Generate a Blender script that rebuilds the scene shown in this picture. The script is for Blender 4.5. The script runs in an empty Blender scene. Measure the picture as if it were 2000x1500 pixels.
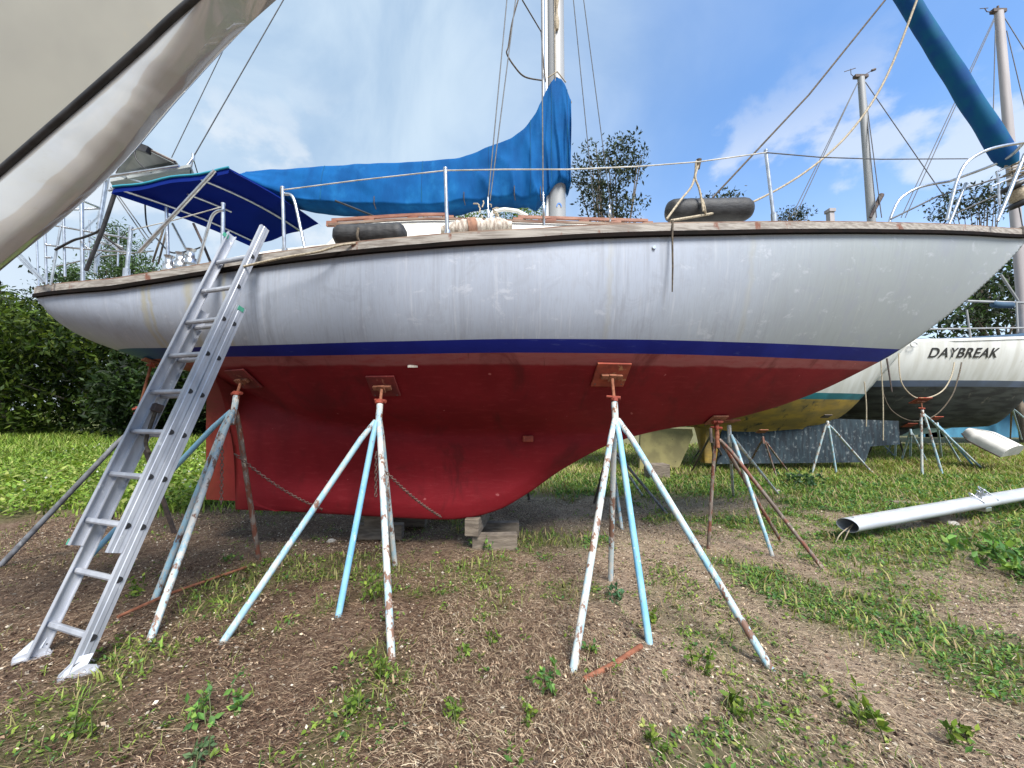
import bpy, bmesh, math, random
import numpy as np
from mathutils import Vector, Matrix, noise as mnoise

random.seed(7)
RNG = np.random.default_rng(7)
SC = bpy.context.scene
COL = SC.collection

# ------------------------------------------------------------------ camera
F = 767.0                       # focal length in pixels of the 2000 px wide photograph
PITCH = math.radians(3.8)
CAMZ = 1.5
cam_d = bpy.data.cameras.new('camera')
cam_d.sensor_width = 36.0
cam_d.lens = F / 2000.0 * 36.0
cam_d.clip_start = 0.05
cam_d.clip_end = 3000.0
cam = bpy.data.objects.new('camera', cam_d)
COL.objects.link(cam)
cam.location = (0, 0, CAMZ)
cam.rotation_euler = (math.pi / 2 + PITCH, 0, 0)
SC.camera = cam

# ------------------------------------------------------------------ light
SUN_DIR = Vector((0.35, -0.85, 1.15)).normalized()      # towards the sun, high behind the camera
SUN_EL = math.asin(SUN_DIR.z)
SUN_ROT = math.atan2(SUN_DIR.x, SUN_DIR.y)
SC.view_settings.view_transform = 'Standard'
SC.view_settings.look = 'None'
SC.view_settings.exposure = 1.42
SC.view_settings.gamma = 1.0
SC.view_settings.use_curve_mapping = False
sun_d = bpy.data.lights.new('sun', 'SUN')
sun_d.energy = 3.0
sun_d.angle = math.radians(24)
sun_d.color = (1.0, 0.95, 0.87)
sun = bpy.data.objects.new('sun', sun_d)
COL.objects.link(sun)
sun.rotation_euler = SUN_DIR.to_track_quat('Z', 'Y').to_euler()
sun.location = (0, -10, 20)


class NT:
    """tiny helper to write node trees as expressions"""
    def __init__(self, tree):
        self.t = tree
        self.n = tree.nodes
        self.l = tree.links

    def put(self, sock, v):
        if v is None:
            return
        if isinstance(v, (int, float)):
            if hasattr(sock.default_value, '__len__'):
                sock.default_value = [v] * len(sock.default_value)
            else:
                sock.default_value = v
        elif isinstance(v, (tuple, list)):
            if len(v) == 3 and len(sock.default_value) == 4:
                v = (*v, 1.0)
            sock.default_value = v
        else:
            self.l.new(v, sock)

    def m(self, op, a, b=None, c=None, clamp=False):
        x = self.n.new('ShaderNodeMath')
        x.operation = op
        x.use_clamp = clamp
        for s, v in zip(x.inputs, (a, b, c)):
            self.put(s, v)
        return x.outputs[0]

    def noise(self, vec, scale, detail=3, rough=0.55, dist=0.0):
        x = self.n.new('ShaderNodeTexNoise')
        self.put(x.inputs['Vector'], vec)
        x.inputs['Scale'].default_value = scale
        x.inputs['Detail'].default_value = detail
        x.inputs['Roughness'].default_value = rough
        x.inputs['Distortion'].default_value = dist
        return x.outputs['Fac']

    def mul(self, vec, s):
        x = self.n.new('ShaderNodeVectorMath')
        x.operation = 'MULTIPLY'
        self.put(x.inputs[0], vec)
        x.inputs[1].default_value = s
        return x.outputs[0]

    def sep(self, vec):
        x = self.n.new('ShaderNodeSeparateXYZ')
        self.put(x.inputs[0], vec)
        return x.outputs

    def mix(self, fac, a, b, blend='MIX'):
        x = self.n.new('ShaderNodeMix')
        x.data_type = 'RGBA'
        x.blend_type = blend
        self.put(x.inputs[0], fac)
        self.put(x.inputs[6], a)
        self.put(x.inputs[7], b)
        return x.outputs[2]

    def map(self, v, a, b, c=0.0, d=1.0, smooth=True):
        x = self.n.new('ShaderNodeMapRange')
        x.interpolation_type = 'SMOOTHSTEP' if smooth else 'LINEAR'
        for s, w in zip(x.inputs, (v, a, b, c, d)):
            self.put(s, w)
        return x.outputs[0]

    def pos(self):
        return self.n.new('ShaderNodeNewGeometry').outputs['Position']

    def obj(self):
        return self.n.new('ShaderNodeTexCoord').outputs['Object']

    def attr(self, name):
        x = self.n.new('ShaderNodeAttribute')
        x.attribute_name = name
        return x.outputs['Color']

    def bump(self, h, strength=0.3, dist=0.01):
        x = self.n.new('ShaderNodeBump')
        x.inputs['Strength'].default_value = strength
        x.inputs['Distance'].default_value = dist
        self.put(x.inputs['Height'], h)
        return x.outputs[0]


# ------------------------------------------------------------------ sky
world = bpy.data.worlds.new('World')
SC.world = world
world.use_nodes = True
wt = NT(world.node_tree)
wt.n.clear()
w_out = wt.n.new('ShaderNodeOutputWorld')
w_bg = wt.n.new('ShaderNodeBackground')
SKY_STRENGTH = 0.1
w_bg.inputs['Strength'].default_value = SKY_STRENGTH
w_sky = wt.n.new('ShaderNodeTexSky')
w_sky.sky_type = 'NISHITA'
w_sky.sun_disc = False
w_sky.sun_elevation = SUN_EL
w_sky.sun_rotation = SUN_ROT
w_sky.air_density = 1.0
w_sky.dust_density = 0.6
w_sky.ozone_density = 2.0
w_dir = wt.n.new('ShaderNodeTexCoord').outputs['Generated']
sx, sy, sz = wt.sep(w_dir)
veil_n = wt.noise(wt.mul(w_dir, (1.2, 1.2, 1.0)), 1.6, 5, 0.5, 0.4)
veil = wt.map(wt.m('ADD', sx, wt.m('MULTIPLY', wt.m('SUBTRACT', veil_n, 0.5), 0.75)), 0.62, -0.12)
veil_tone = wt.noise(wt.mul(w_dir, (1.3, 1, 1.0)), 2.4, 6, 0.55, 0.8)
K = 1.0 / SKY_STRENGTH
veil_col = wt.mix(wt.map(veil_tone, 0.3, 0.7), (0.165 * K, 0.228 * K, 0.305 * K), (0.255 * K, 0.312 * K, 0.365 * K))
sky_c = wt.mix(1.0, w_sky.outputs[0], (0.68, 0.96, 1.20), 'MULTIPLY')
sky_c = wt.mix(wt.m('ADD', 0.16, wt.m('MULTIPLY', veil, 0.79)), sky_c, veil_col)
puff_n = wt.noise(wt.mul(w_dir, (1, 1, 1.5)), 4.2, 8, 0.55, 0.2)
puff = wt.map(wt.m('SUBTRACT', puff_n, wt.m('MULTIPLY', wt.m('ABSOLUTE', wt.m('SUBTRACT', sz, 0.40)), 0.65)), 0.43, 0.53)
puff = wt.m('MULTIPLY', puff, wt.map(sz, 0.64, 0.46))
sky_c = wt.mix(wt.m('MULTIPLY', puff, 0.55), sky_c, (0.36 * K, 0.375 * K, 0.39 * K))
glow = wt.m('MULTIPLY', wt.map(sz, 0.52, 0.06), 0.72)
sky_c = wt.mix(glow, sky_c, (0.33 * K, 0.365 * K, 0.395 * K))
wt.l.new(sky_c, w_bg.inputs['Color'])
wt.l.new(w_bg.outputs[0], w_out.inputs['Surface'])


# ------------------------------------------------------------------ calibration: pixel of the photograph -> point of the yard
CP, SP = math.cos(PITCH), math.sin(PITCH)


def ray(px, py):
    a, b = (px - 1000.0) / F, (750.0 - py) / F
    return Vector((a, CP - b * SP, SP + b * CP))


def at(px, py, y):
    r = ray(px, py)
    t = y / r.y
    return Vector((r.x * t, y, CAMZ + r.z * t))


def gp(px, py, z=0.0):
    r = ray(px, py)
    t = (z - CAMZ) / r.z
    return Vector((r.x * t, r.y * t, z))


def proj(p):
    v = Vector(p) - Vector((0, 0, CAMZ))
    f = v.y * CP + v.z * SP
    u = -v.y * SP + v.z * CP
    return (1000 + F * v.x / f, 750 - F * u / f)


# ------------------------------------------------------------------ materials
def principled(name):
    mt = bpy.data.materials.new(name)
    mt.use_nodes = True
    t = NT(mt.node_tree)
    b = t.n['Principled BSDF']
    return mt, t, b


def pm(name, c1, c2=None, scale=8.0, stretch=(1, 1, 1), rough=0.6, metal=0.0, bump=0.0, bscale=None,
       c3=None, t3=(0.58, 0.66), s3=14.0, detail=4, coord='obj', lo=0.35, hi=0.65, spec=0.5):
    mt, t, b = principled(name)
    co = t.obj() if coord == 'obj' else t.pos()
    v = t.mul(co, stretch)
    col = c1
    if c2 is not None:
        col = t.mix(t.map(t.noise(v, scale, detail), lo, hi), c1, c2)
    if c3 is not None:
        n3 = t.noise(t.mul(co, (1.0, 1.0, 0.6)), s3, 6, 0.65)
        col = t.mix(t.map(n3, *t3), col, c3)
    t.put(b.inputs['Base Color'], col)
    b.inputs['Roughness'].default_value = rough
    b.inputs['Metallic'].default_value = metal
    b.inputs['Specular IOR Level'].default_value = spec
    if bump:
        t.put(b.inputs['Normal'], t.bump(t.noise(v, bscale or scale * 3, 5), bump, 0.01))
    return mt


M = {}
M['steel'] = pm('stainless_steel', (0.62, 0.63, 0.65), (0.45, 0.46, 0.48), 20, rough=0.28, metal=0.9)
M['alu'] = pm('aluminium', (0.50, 0.52, 0.57), (0.38, 0.40, 0.45), 9, (1, 1, 0.35), rough=0.5, metal=0.45,
              c3=(0.70, 0.72, 0.75), t3=(0.62, 0.72), s3=18)
M['mast_alu'] = pm('mast_aluminium', (0.48, 0.48, 0.48), (0.38, 0.39, 0.40), 4, (1, 1, 0.12), rough=0.5, metal=0.35)
M['mast_white'] = pm('mast_white_paint', (0.29, 0.30, 0.31), (0.22, 0.23, 0.24), 3, (1, 1, 0.1), rough=0.5)
M['mast_brown'] = pm('mast_weathered', (0.36, 0.34, 0.35), (0.28, 0.26, 0.27), 3, (1, 1, 0.1), rough=0.6)
M['black'] = pm('black_plastic', (0.012, 0.012, 0.014), (0.03, 0.03, 0.033), 12, rough=0.5)
M['rubber'] = pm('black_rubber', (0.010, 0.010, 0.012), (0.030, 0.031, 0.034), 9, (1, 3, 3), rough=0.62, bump=0.3, bscale=30)
M['rope'] = pm('pale_rope', (0.42, 0.36, 0.27), (0.25, 0.21, 0.15), 60, rough=0.9)
M['dark_rope'] = pm('dark_rope', (0.11, 0.085, 0.06), (0.05, 0.04, 0.03), 40, rough=0.9)
M['wire'] = pm('wire_rope', (0.09, 0.095, 0.10), (0.05, 0.05, 0.055), 30, rough=0.6)
M['life_wire'] = pm('coated_wire', (0.55, 0.53, 0.48), (0.35, 0.33, 0.28), 10, rough=0.5)
M['white'] = pm('white_gelcoat', (0.72, 0.71, 0.67), (0.52, 0.51, 0.46), 5, (1, 1, 2), rough=0.45, c3=(0.30, 0.28, 0.22), t3=(0.66, 0.8), s3=9)
M['deck'] = pm('deck_paint', (0.60, 0.58, 0.52), (0.42, 0.40, 0.35), 6, rough=0.7)
M['teak'] = pm('weathered_teak', (0.34, 0.315, 0.285), (0.19, 0.165, 0.145), 6, (0.5, 6, 9), rough=0.85, bump=0.35, bscale=14,
               c3=(0.17, 0.07, 0.045), t3=(0.60, 0.68), s3=5, coord='pos')
M['varnish'] = pm('varnished_teak', (0.17, 0.055, 0.03), (0.28, 0.13, 0.085), 5, (1, 4, 4), rough=0.6, bump=0.2, bscale=20)
M['strake'] = pm('dark_strake', (0.010, 0.006, 0.005), (0.005, 0.004, 0.0035), 6, (0.6, 4, 4), rough=0.85, spec=0.1)
M['rail_cap'] = pm('cap_wood', (0.26, 0.20, 0.155), (0.13, 0.06, 0.04), 4, (0.7, 5, 5), rough=0.8)
M['cover'] = pm('blue_sailcloth', (0.003, 0.060, 0.195), (0.004, 0.080, 0.245), 3, (2.0, 1, 0.8), rough=0.85, bump=0.55, bscale=7, spec=0.12, c3=(0.010, 0.115, 0.30), t3=(0.52, 0.75), s3=3)
M['furled'] = pm('furled_blue_cloth', (0.004, 0.055, 0.19), (0.004, 0.085, 0.18), 5, rough=0.8, spec=0.2)
M['teal'] = pm('teal_edge', (0.02, 0.22, 0.30), None, rough=0.8)
M['bundle'] = pm('bundle_cloth', (0.58, 0.53, 0.46), (0.30, 0.24, 0.20), 18, (3, 1, 1), rough=0.95, bump=0.8, bscale=40)
M['bundle_brown'] = pm('bundle_brown', (0.32, 0.17, 0.11), (0.20, 0.11, 0.08), 25, rough=0.95)
M['panel'] = pm('panel_back', (0.36, 0.38, 0.37), (0.27, 0.29, 0.28), 4, rough=0.5)
M['rust'] = pm('rusty_iron', (0.16, 0.055, 0.028), (0.28, 0.11, 0.06), 20, rough=0.9, bump=0.4)
M['rust_red'] = pm('red_oxide', (0.30, 0.055, 0.028), (0.20, 0.035, 0.02), 12, rough=0.8, c3=(0.36, 0.17, 0.08), t3=(0.58, 0.68))
M['pad_red'] = pm('painted_pad', (0.17, 0.018, 0.016), (0.11, 0.012, 0.012), 9, rough=0.8, c3=(0.33, 0.13, 0.08), t3=(0.60, 0.70))
M['dark_iron'] = pm('dark_iron', (0.055, 0.045, 0.045), (0.11, 0.08, 0.07), 20, rough=0.8)
M['grey_pipe'] = pm('grey_pipe', (0.16, 0.17, 0.19), (0.09, 0.09, 0.10), 15, rough=0.6, c3=(0.25, 0.26, 0.28), t3=(0.6, 0.7))
M['block'] = pm('weathered_timber', (0.20, 0.165, 0.13), (0.11, 0.088, 0.07), 7, (1, 1, 5), rough=0.9, bump=0.6, bscale=24)
M['sticker'] = pm('green_sticker', (0.06, 0.30, 0.20), None, rough=0.6)
M['chain'] = pm('chain_steel', (0.20, 0.13, 0.11), (0.10, 0.06, 0.05), 30, rough=0.7, metal=0.3)
M['bark'] = pm('bark', (0.16, 0.13, 0.10), (0.08, 0.065, 0.05), 9, (1, 1, 0.3), rough=0.95, bump=0.5)
M['gold_bottom'] = pm('ochre_antifouling', (0.36, 0.23, 0.035), (0.20, 0.14, 0.04), 1.6, (1, 1, 3), rough=0.8,
                      c3=(0.035, 0.035, 0.03), t3=(0.56, 0.66), s3=3)
M['black_bottom'] = pm('black_antifouling', (0.016, 0.017, 0.017), (0.05, 0.055, 0.05), 2.5, (0.8, 1, 4), rough=0.85,
                       c3=(0.15, 0.14, 0.11), t3=(0.60, 0.72), s3=4)
M['mottled'] = pm('mottled_keel', (0.010, 0.016, 0.024), (0.022, 0.040, 0.054), 5, (3, 1, 0.5), rough=0.9,
                  c3=(0.13, 0.15, 0.16), t3=(0.54, 0.68), s3=13)
M['teal_stripe'] = pm('teal_stripe', (0.02, 0.17, 0.21), (0.015, 0.11, 0.14), 2, rough=0.5)
M['slate_stripe'] = pm('slate_stripe', (0.09, 0.12, 0.19), (0.07, 0.09, 0.13), 2, rough=0.6)
M['bg_white'] = pm('old_white_gelcoat', (0.60, 0.61, 0.60), (0.50, 0.50, 0.47), 1.6, (2.5, 1, 0.25), rough=0.5,
                   c3=(0.34, 0.28, 0.18), t3=(0.66, 0.80), s3=2.5)
M['pale_green'] = pm('pale_green_bottom', (0.24, 0.33, 0.27), (0.18, 0.25, 0.21), 2, rough=0.8)
M['sky_blue_bottom'] = pm('blue_antifouling', (0.06, 0.23, 0.36), (0.04, 0.15, 0.25), 2, (1, 1, 0.5), rough=0.8)
M['teal_bottom'] = pm('teal_antifouling', (0.02, 0.11, 0.13), (0.015, 0.06, 0.075), 2, rough=0.8)
M['red_stripe'] = pm('red_stripe', (0.26, 0.03, 0.02), None, rough=0.6)
M['yellow_fin'] = pm('ochre_rudder', (0.26, 0.23, 0.10), (0.17, 0.15, 0.07), 3, rough=0.9, c3=(0.03, 0.03, 0.02), t3=(0.66, 0.70), s3=9)
M['navy_canvas'] = pm('navy_canvas', (0.012, 0.028, 0.07), (0.03, 0.075, 0.13), 2, (0.6, 1, 4), rough=0.8)
M['lettering'] = pm('black_lettering', (0.015, 0.015, 0.015), None, rough=0.5)
M['dinghy'] = pm('dinghy_white', (0.62, 0.60, 0.57), (0.46, 0.45, 0.43), 3, rough=0.6, c3=(0.30, 0.28, 0.25), t3=(0.68, 0.8))
M['orange'] = pm('orange_stripe', (0.48, 0.12, 0.05), None, rough=0.6)
M['plank'] = pm('dry_plank', (0.42, 0.32, 0.22), (0.30, 0.22, 0.15), 6, (0.5, 5, 5), rough=0.9)
M['stone'] = pm('pale_stone', (0.40, 0.38, 0.35), (0.25, 0.24, 0.22), 12, rough=0.9)
M['blue_print'] = pm('blue_print', (0.03, 0.15, 0.45), None, rough=0.6)


def stand_paint(name, blue, blue2, chip, rust, rt, ct):
    mt, t, b = principled(name)
    co = t.obj()
    col = t.mix(t.map(t.noise(co, 3.5, 4), 0.35, 0.65), blue, blue2)
    col = t.mix(t.map(t.noise(t.mul(co, (1, 1, 0.45)), 26, 6, 0.7), ct, ct + 0.07), col, chip)
    r = t.m('ADD', t.noise(t.mul(co, (1, 1, 0.5)), 17, 6, 0.7), t.m('MULTIPLY', t.noise(co, 2.2, 2), 0.35))
    col = t.mix(t.map(r, rt, rt + 0.07), col, rust)
    t.put(b.inputs['Base Color'], col)
    b.inputs['Roughness'].default_value = 0.65
    t.put(b.inputs['Normal'], t.bump(t.noise(co, 40, 5), 0.25, 0.005))
    return mt


M['st_blue'] = stand_paint('chipped_blue_paint', (0.19, 0.38, 0.50), (0.33, 0.48, 0.54), (0.42, 0.43, 0.41), (0.15, 0.08, 0.055), 0.73, 0.48)
M['st_bright'] = stand_paint('bright_blue_paint', (0.14, 0.36, 0.56), (0.25, 0.46, 0.58), (0.46, 0.54, 0.56), (0.20, 0.10, 0.08), 0.80, 0.58)
M['st_pale'] = stand_paint('flaking_pale_paint', (0.40, 0.44, 0.44), (0.27, 0.42, 0.50), (0.50, 0.48, 0.44), (0.17, 0.09, 0.06), 0.71, 0.48)
M['st_rust'] = stand_paint('rusted_paint', (0.20, 0.17, 0.15), (0.10, 0.075, 0.06), (0.42, 0.36, 0.28), (0.15, 0.05, 0.03), 0.66, 0.56)


def hull_white():
    mt, t, b = principled('chalky_white_topsides')
    p = t.pos()
    x, y, z = t.sep(p)
    col = t.mix(t.map(t.noise(t.mul(p, (1, 1, 0.6)), 1.1, 4), 0.3, 0.7), (0.345, 0.385, 0.465), (0.30, 0.335, 0.41))
    st = t.noise(t.mul(p, (9, 2, 0.32)), 2.2, 6, 0.65)
    patchy = t.map(t.noise(t.mul(p, (1, 1, 0.3)), 1.3, 3), 0.40, 0.62)
    col = t.mix(t.m('MULTIPLY', t.m('MULTIPLY', t.map(st, 0.47, 0.66), 0.65), patchy), col, (0.235, 0.255, 0.30))
    col = t.mix(t.m('MULTIPLY', t.map(t.noise(t.mul(p, (14, 2, 0.5)), 2.0, 5, 0.6), 0.55, 0.75), 0.7), col, (0.43, 0.45, 0.505))
    # greyer, greener grime towards the bow
    col = t.mix(t.m('MULTIPLY', t.map(t.m('ADD', x, t.m('MULTIPLY', t.noise(p, 1.0, 3), 1.6)), 1.6, 4.2), 0.65), col, (0.265, 0.295, 0.28))
    # whitish scuffs
    blot = t.map(t.noise(t.mul(p, (1.2, 1, 1)), 3.2, 8, 0.72, 0.9), 0.50, 0.66)
    col = t.mix(t.m('MULTIPLY', blot, 0.55), col, (0.265, 0.29, 0.345))
    fine = t.noise(t.mul(p, (30, 3, 2.5)), 3.0, 5, 0.7)
    col = t.mix(t.m('MULTIPLY', t.map(fine, 0.45, 0.65), 0.30), col, (0.26, 0.27, 0.30))
    scr = t.map(t.noise(t.mul(p, (0.7, 1, 16)), 5.0, 4, 0.6, 0.3), 0.70, 0.74)
    col = t.mix(t.m('MULTIPLY', scr, 0.35), col, (0.33, 0.34, 0.37))
    sc = t.map(t.noise(t.mul(p, (1.2, 1, 2)), 3.2, 9, 0.75, 0.3), 0.57, 0.66)
    col = t.mix(t.m('MULTIPLY', sc, 0.45), col, (0.48, 0.50, 0.56))
    # two yellow runs below the scuppers near the stern
    wob = t.m('MULTIPLY', t.m('SUBTRACT', t.noise(t.mul(p, (1, 1, 2)), 4.0, 3), 0.5), 0.10)
    runs = None
    for x0, w in ((-3.40, 0.035), (-3.33, 0.02), (-2.92, 0.05), (-2.55, 0.02), (2.05, 0.03), (0.78, 0.025)):
        g = t.m('ABSOLUTE', t.m('SUBTRACT', t.m('ADD', x, wob), x0))
        g = t.map(g, w * 1.6, w * 0.1)
        if x0 > 0:
            g = t.m('MULTIPLY', g, 0.35)
        runs = g if runs is None else t.m('MAXIMUM', runs, g)
    runs = t.m('MULTIPLY', runs, t.m('ADD', 0.25, t.m('MULTIPLY', t.noise(t.mul(p, (3, 1, 1)), 6, 4), 0.9)))
    col = t.mix(t.m('MULTIPLY', runs, 0.6), col, (0.34, 0.29, 0.12))
    # pin marks
    col = t.mix(t.map(t.noise(p, 38, 2), 0.80, 0.84), col, (0.30, 0.31, 0.35))
    t.put(b.inputs['Base Color'], col)
    b.inputs['Roughness'].default_value = 0.55
    t.put(b.inputs['Normal'], t.bump(t.noise(p, 3.0, 3), 0.08, 0.02))
    return mt


def hull_blue():
    mt, t, b = principled('blue_boot_stripe')
    p = t.pos()
    x, y, z = t.sep(p)
    col = t.mix(t.map(t.noise(p, 2.0, 4), 0.35, 0.65), (0.003, 0.006, 0.12), (0.006, 0.012, 0.16))
    col = t.mix(t.m('MULTIPLY', t.map(x, -3.1, -3.9), 0.75), col, (0.03, 0.12, 0.17))
    col = t.mix(t.m('MULTIPLY', t.map(t.noise(t.mul(p, (1, 1, 6)), 6, 5), 0.60, 0.75), 0.35), col, (0.07, 0.09, 0.24))
    t.put(b.inputs['Base Color'], col)
    b.inputs['Roughness'].default_value = 0.55
    b.inputs['Specular IOR Level'].default_value = 0.2
    return mt


def hull_red():
    mt, t, b = principled('red_antifouling')
    p = t.pos()
    x, y, z = t.sep(p)
    col = t.mix(t.map(t.noise(t.mul(p, (1, 1, 0.7)), 1.5, 5), 0.3, 0.7), (0.135, 0.0035, 0.008), (0.19, 0.007, 0.013))
    col = t.mix(t.m('MULTIPLY', t.map(t.noise(t.mul(p, (8, 2, 0.4)), 2.5, 5), 0.55, 0.75), 0.35), col, (0.12, 0.006, 0.009))
    col = t.mix(t.m('MULTIPLY', t.map(t.noise(t.mul(p, (2, 2, 2)), 14, 6, 0.7), 0.60, 0.72), 0.28), col, (0.27, 0.035, 0.04))
    # faded pink band just under the boot stripe
    zz = t.m('ADD', z, t.m('MULTIPLY', t.m('SUBTRACT', t.noise(p, 3.0, 4), 0.5), 0.05))
    line = t.m('ADD', 1.93, t.m('MULTIPLY', t.m('MULTIPLY', x, x), 0.0045))
    band = t.map(t.m('SUBTRACT', zz, line), -0.055, -0.03)
    band = t.m('MULTIPLY', band, t.m('ADD', 0.55, t.m('MULTIPLY', t.noise(t.mul(p, (1.5, 1, 9)), 4, 5), 0.6)))
    col = t.mix(band, col, (0.25, 0.078, 0.076))
    col = t.mix(t.m('MULTIPLY', t.map(x, -2.7, -3.7), 0.55), col, (0.20, 0.075, 0.03))
    roll = t.noise(t.mul(p, (0.9, 1, 5)), 7.0, 7, 0.7, 0.4)
    col = t.mix(t.m('MULTIPLY', t.map(roll, 0.50, 0.68), 0.5), col, (0.225, 0.020, 0.026))
    drk = t.map(t.noise(t.mul(p, (1.4, 1, 0.8)), 1.9, 6, 0.65, 0.6), 0.52, 0.70)
    col = t.mix(t.m('MULTIPLY', drk, 0.65), col, (0.075, 0.006, 0.008))
    drip = t.map(t.noise(t.mul(p, (16, 3, 0.5)), 2.4, 4, 0.6), 0.64, 0.74)
    col = t.mix(t.m('MULTIPLY', t.m('MULTIPLY', drip, t.map(z, 1.35, 1.9)), 0.6), col, (0.07, 0.012, 0.012))
    spots = t.map(t.noise(t.mul(p, (1, 1, 1.4)), 9, 3), 0.735, 0.76)
    col = t.mix(t.m('MULTIPLY', spots, 0.6), col, (0.42, 0.13, 0.13))
    t.put(b.inputs['Base Color'], col)
    b.inputs['Roughness'].default_value = 0.7
    b.inputs['Specular IOR Level'].default_value = 0.25
    t.put(b.inputs['Normal'], t.bump(t.noise(p, 22, 5), 0.15, 0.006))
    return mt


M['hull_white'], M['hull_blue'], M['hull_red'] = hull_white(), hull_blue(), hull_red()


def gloss_hull():
    mt, t, b = principled('glossy_cream_gelcoat')
    p = t.pos()
    col = t.mix(t.map(t.noise(p, 1.5, 4), 0.3, 0.7), (0.42, 0.41, 0.385), (0.35, 0.345, 0.335))
    sm = t.noise(t.mul(p, (1.0, 1.0, 2.4)), 2.6, 5, 0.55, 1.6)  # flowing mottle painted in to imitate distorted reflections
    col = t.mix(t.m('MULTIPLY', t.map(sm, 0.44, 0.62), 0.5), col, (0.40, 0.40, 0.41))
    col = t.mix(t.m('MULTIPLY', t.map(t.noise(t.mul(p, (1, 1, 3)), 6, 6, 0.7), 0.58, 0.74), 0.35), col, (0.34, 0.30, 0.24))
    t.put(b.inputs['Base Color'], col)
    b.inputs['Roughness'].default_value = 0.14
    b.inputs['Coat Weight'].default_value = 1.0
    b.inputs['Coat IOR'].default_value = 2.2
    b.inputs['Coat Roughness'].default_value = 0.03
    nb = t.bump(t.noise(t.mul(p, (1, 1, 1.5)), 1.2, 2, 0.4, 1.0), 0.35, 0.10)
    t.put(b.inputs['Normal'], nb)
    t.put(b.inputs['Coat Normal'], nb)
    return mt


M['gloss'] = gloss_hull()
M['matt_cream'] = pm('matt_cream_gelcoat', (0.345, 0.335, 0.29), (0.30, 0.29, 0.255), 1.6, rough=0.5, c3=(0.40, 0.34, 0.24), t3=(0.62, 0.8), s3=3)


def foliage(name, trans=0.35, gain=1.0):
    mt, t, b = principled(name)
    c = t.attr('tint')
    if gain != 1.0:
        c = t.mix(1.0, c, (gain, gain, gain), 'MULTIPLY')
    t.put(b.inputs['Base Color'], c)
    b.inputs['Roughness'].default_value = 0.55
    b.inputs['Specular IOR Level'].default_value = 0.25
    tr = t.n.new('ShaderNodeBsdfTranslucent')
    t.put(tr.inputs[0], t.mix(1.0, c, (1.1, 1.15, 0.6), 'MULTIPLY'))
    mx = t.n.new('ShaderNodeMixShader')
    mx.inputs[0].default_value = trans
    out = t.n['Material Output']
    t.l.new(b.outputs[0], mx.inputs[1])
    t.l.new(tr.outputs[0], mx.inputs[2])
    t.l.new(mx.outputs[0], out.inputs['Surface'])
    return mt


M['leaf'] = foliage('leaf')
M['straw'] = foliage('dead_straw', 0.1)


def canvas_mat():
    mt, t, b = principled('navy_awning_cloth')
    p = t.pos()
    c = t.mix(t.map(t.noise(p, 2.0, 4), 0.35, 0.65), (0.003, 0.016, 0.17), (0.004, 0.022, 0.21))
    t.put(b.inputs['Base Color'], c)
    b.inputs['Roughness'].default_value = 0.85
    b.inputs['Specular IOR Level'].default_value = 0.15
    tr = t.n.new('ShaderNodeBsdfTranslucent')
    tr.inputs[0].default_value = (0.002, 0.016, 0.19, 1)
    mx = t.n.new('ShaderNodeMixShader')
    mx.inputs[0].default_value = 0.45
    out = t.n['Material Output']
    t.l.new(b.outputs[0], mx.inputs[1])
    t.l.new(tr.outputs[0], mx.inputs[2])
    t.l.new(mx.outputs[0], out.inputs['Surface'])
    return mt


M['awning'] = canvas_mat()


# ------------------------------------------------------------------ mesh helpers
WL = {}


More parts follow.
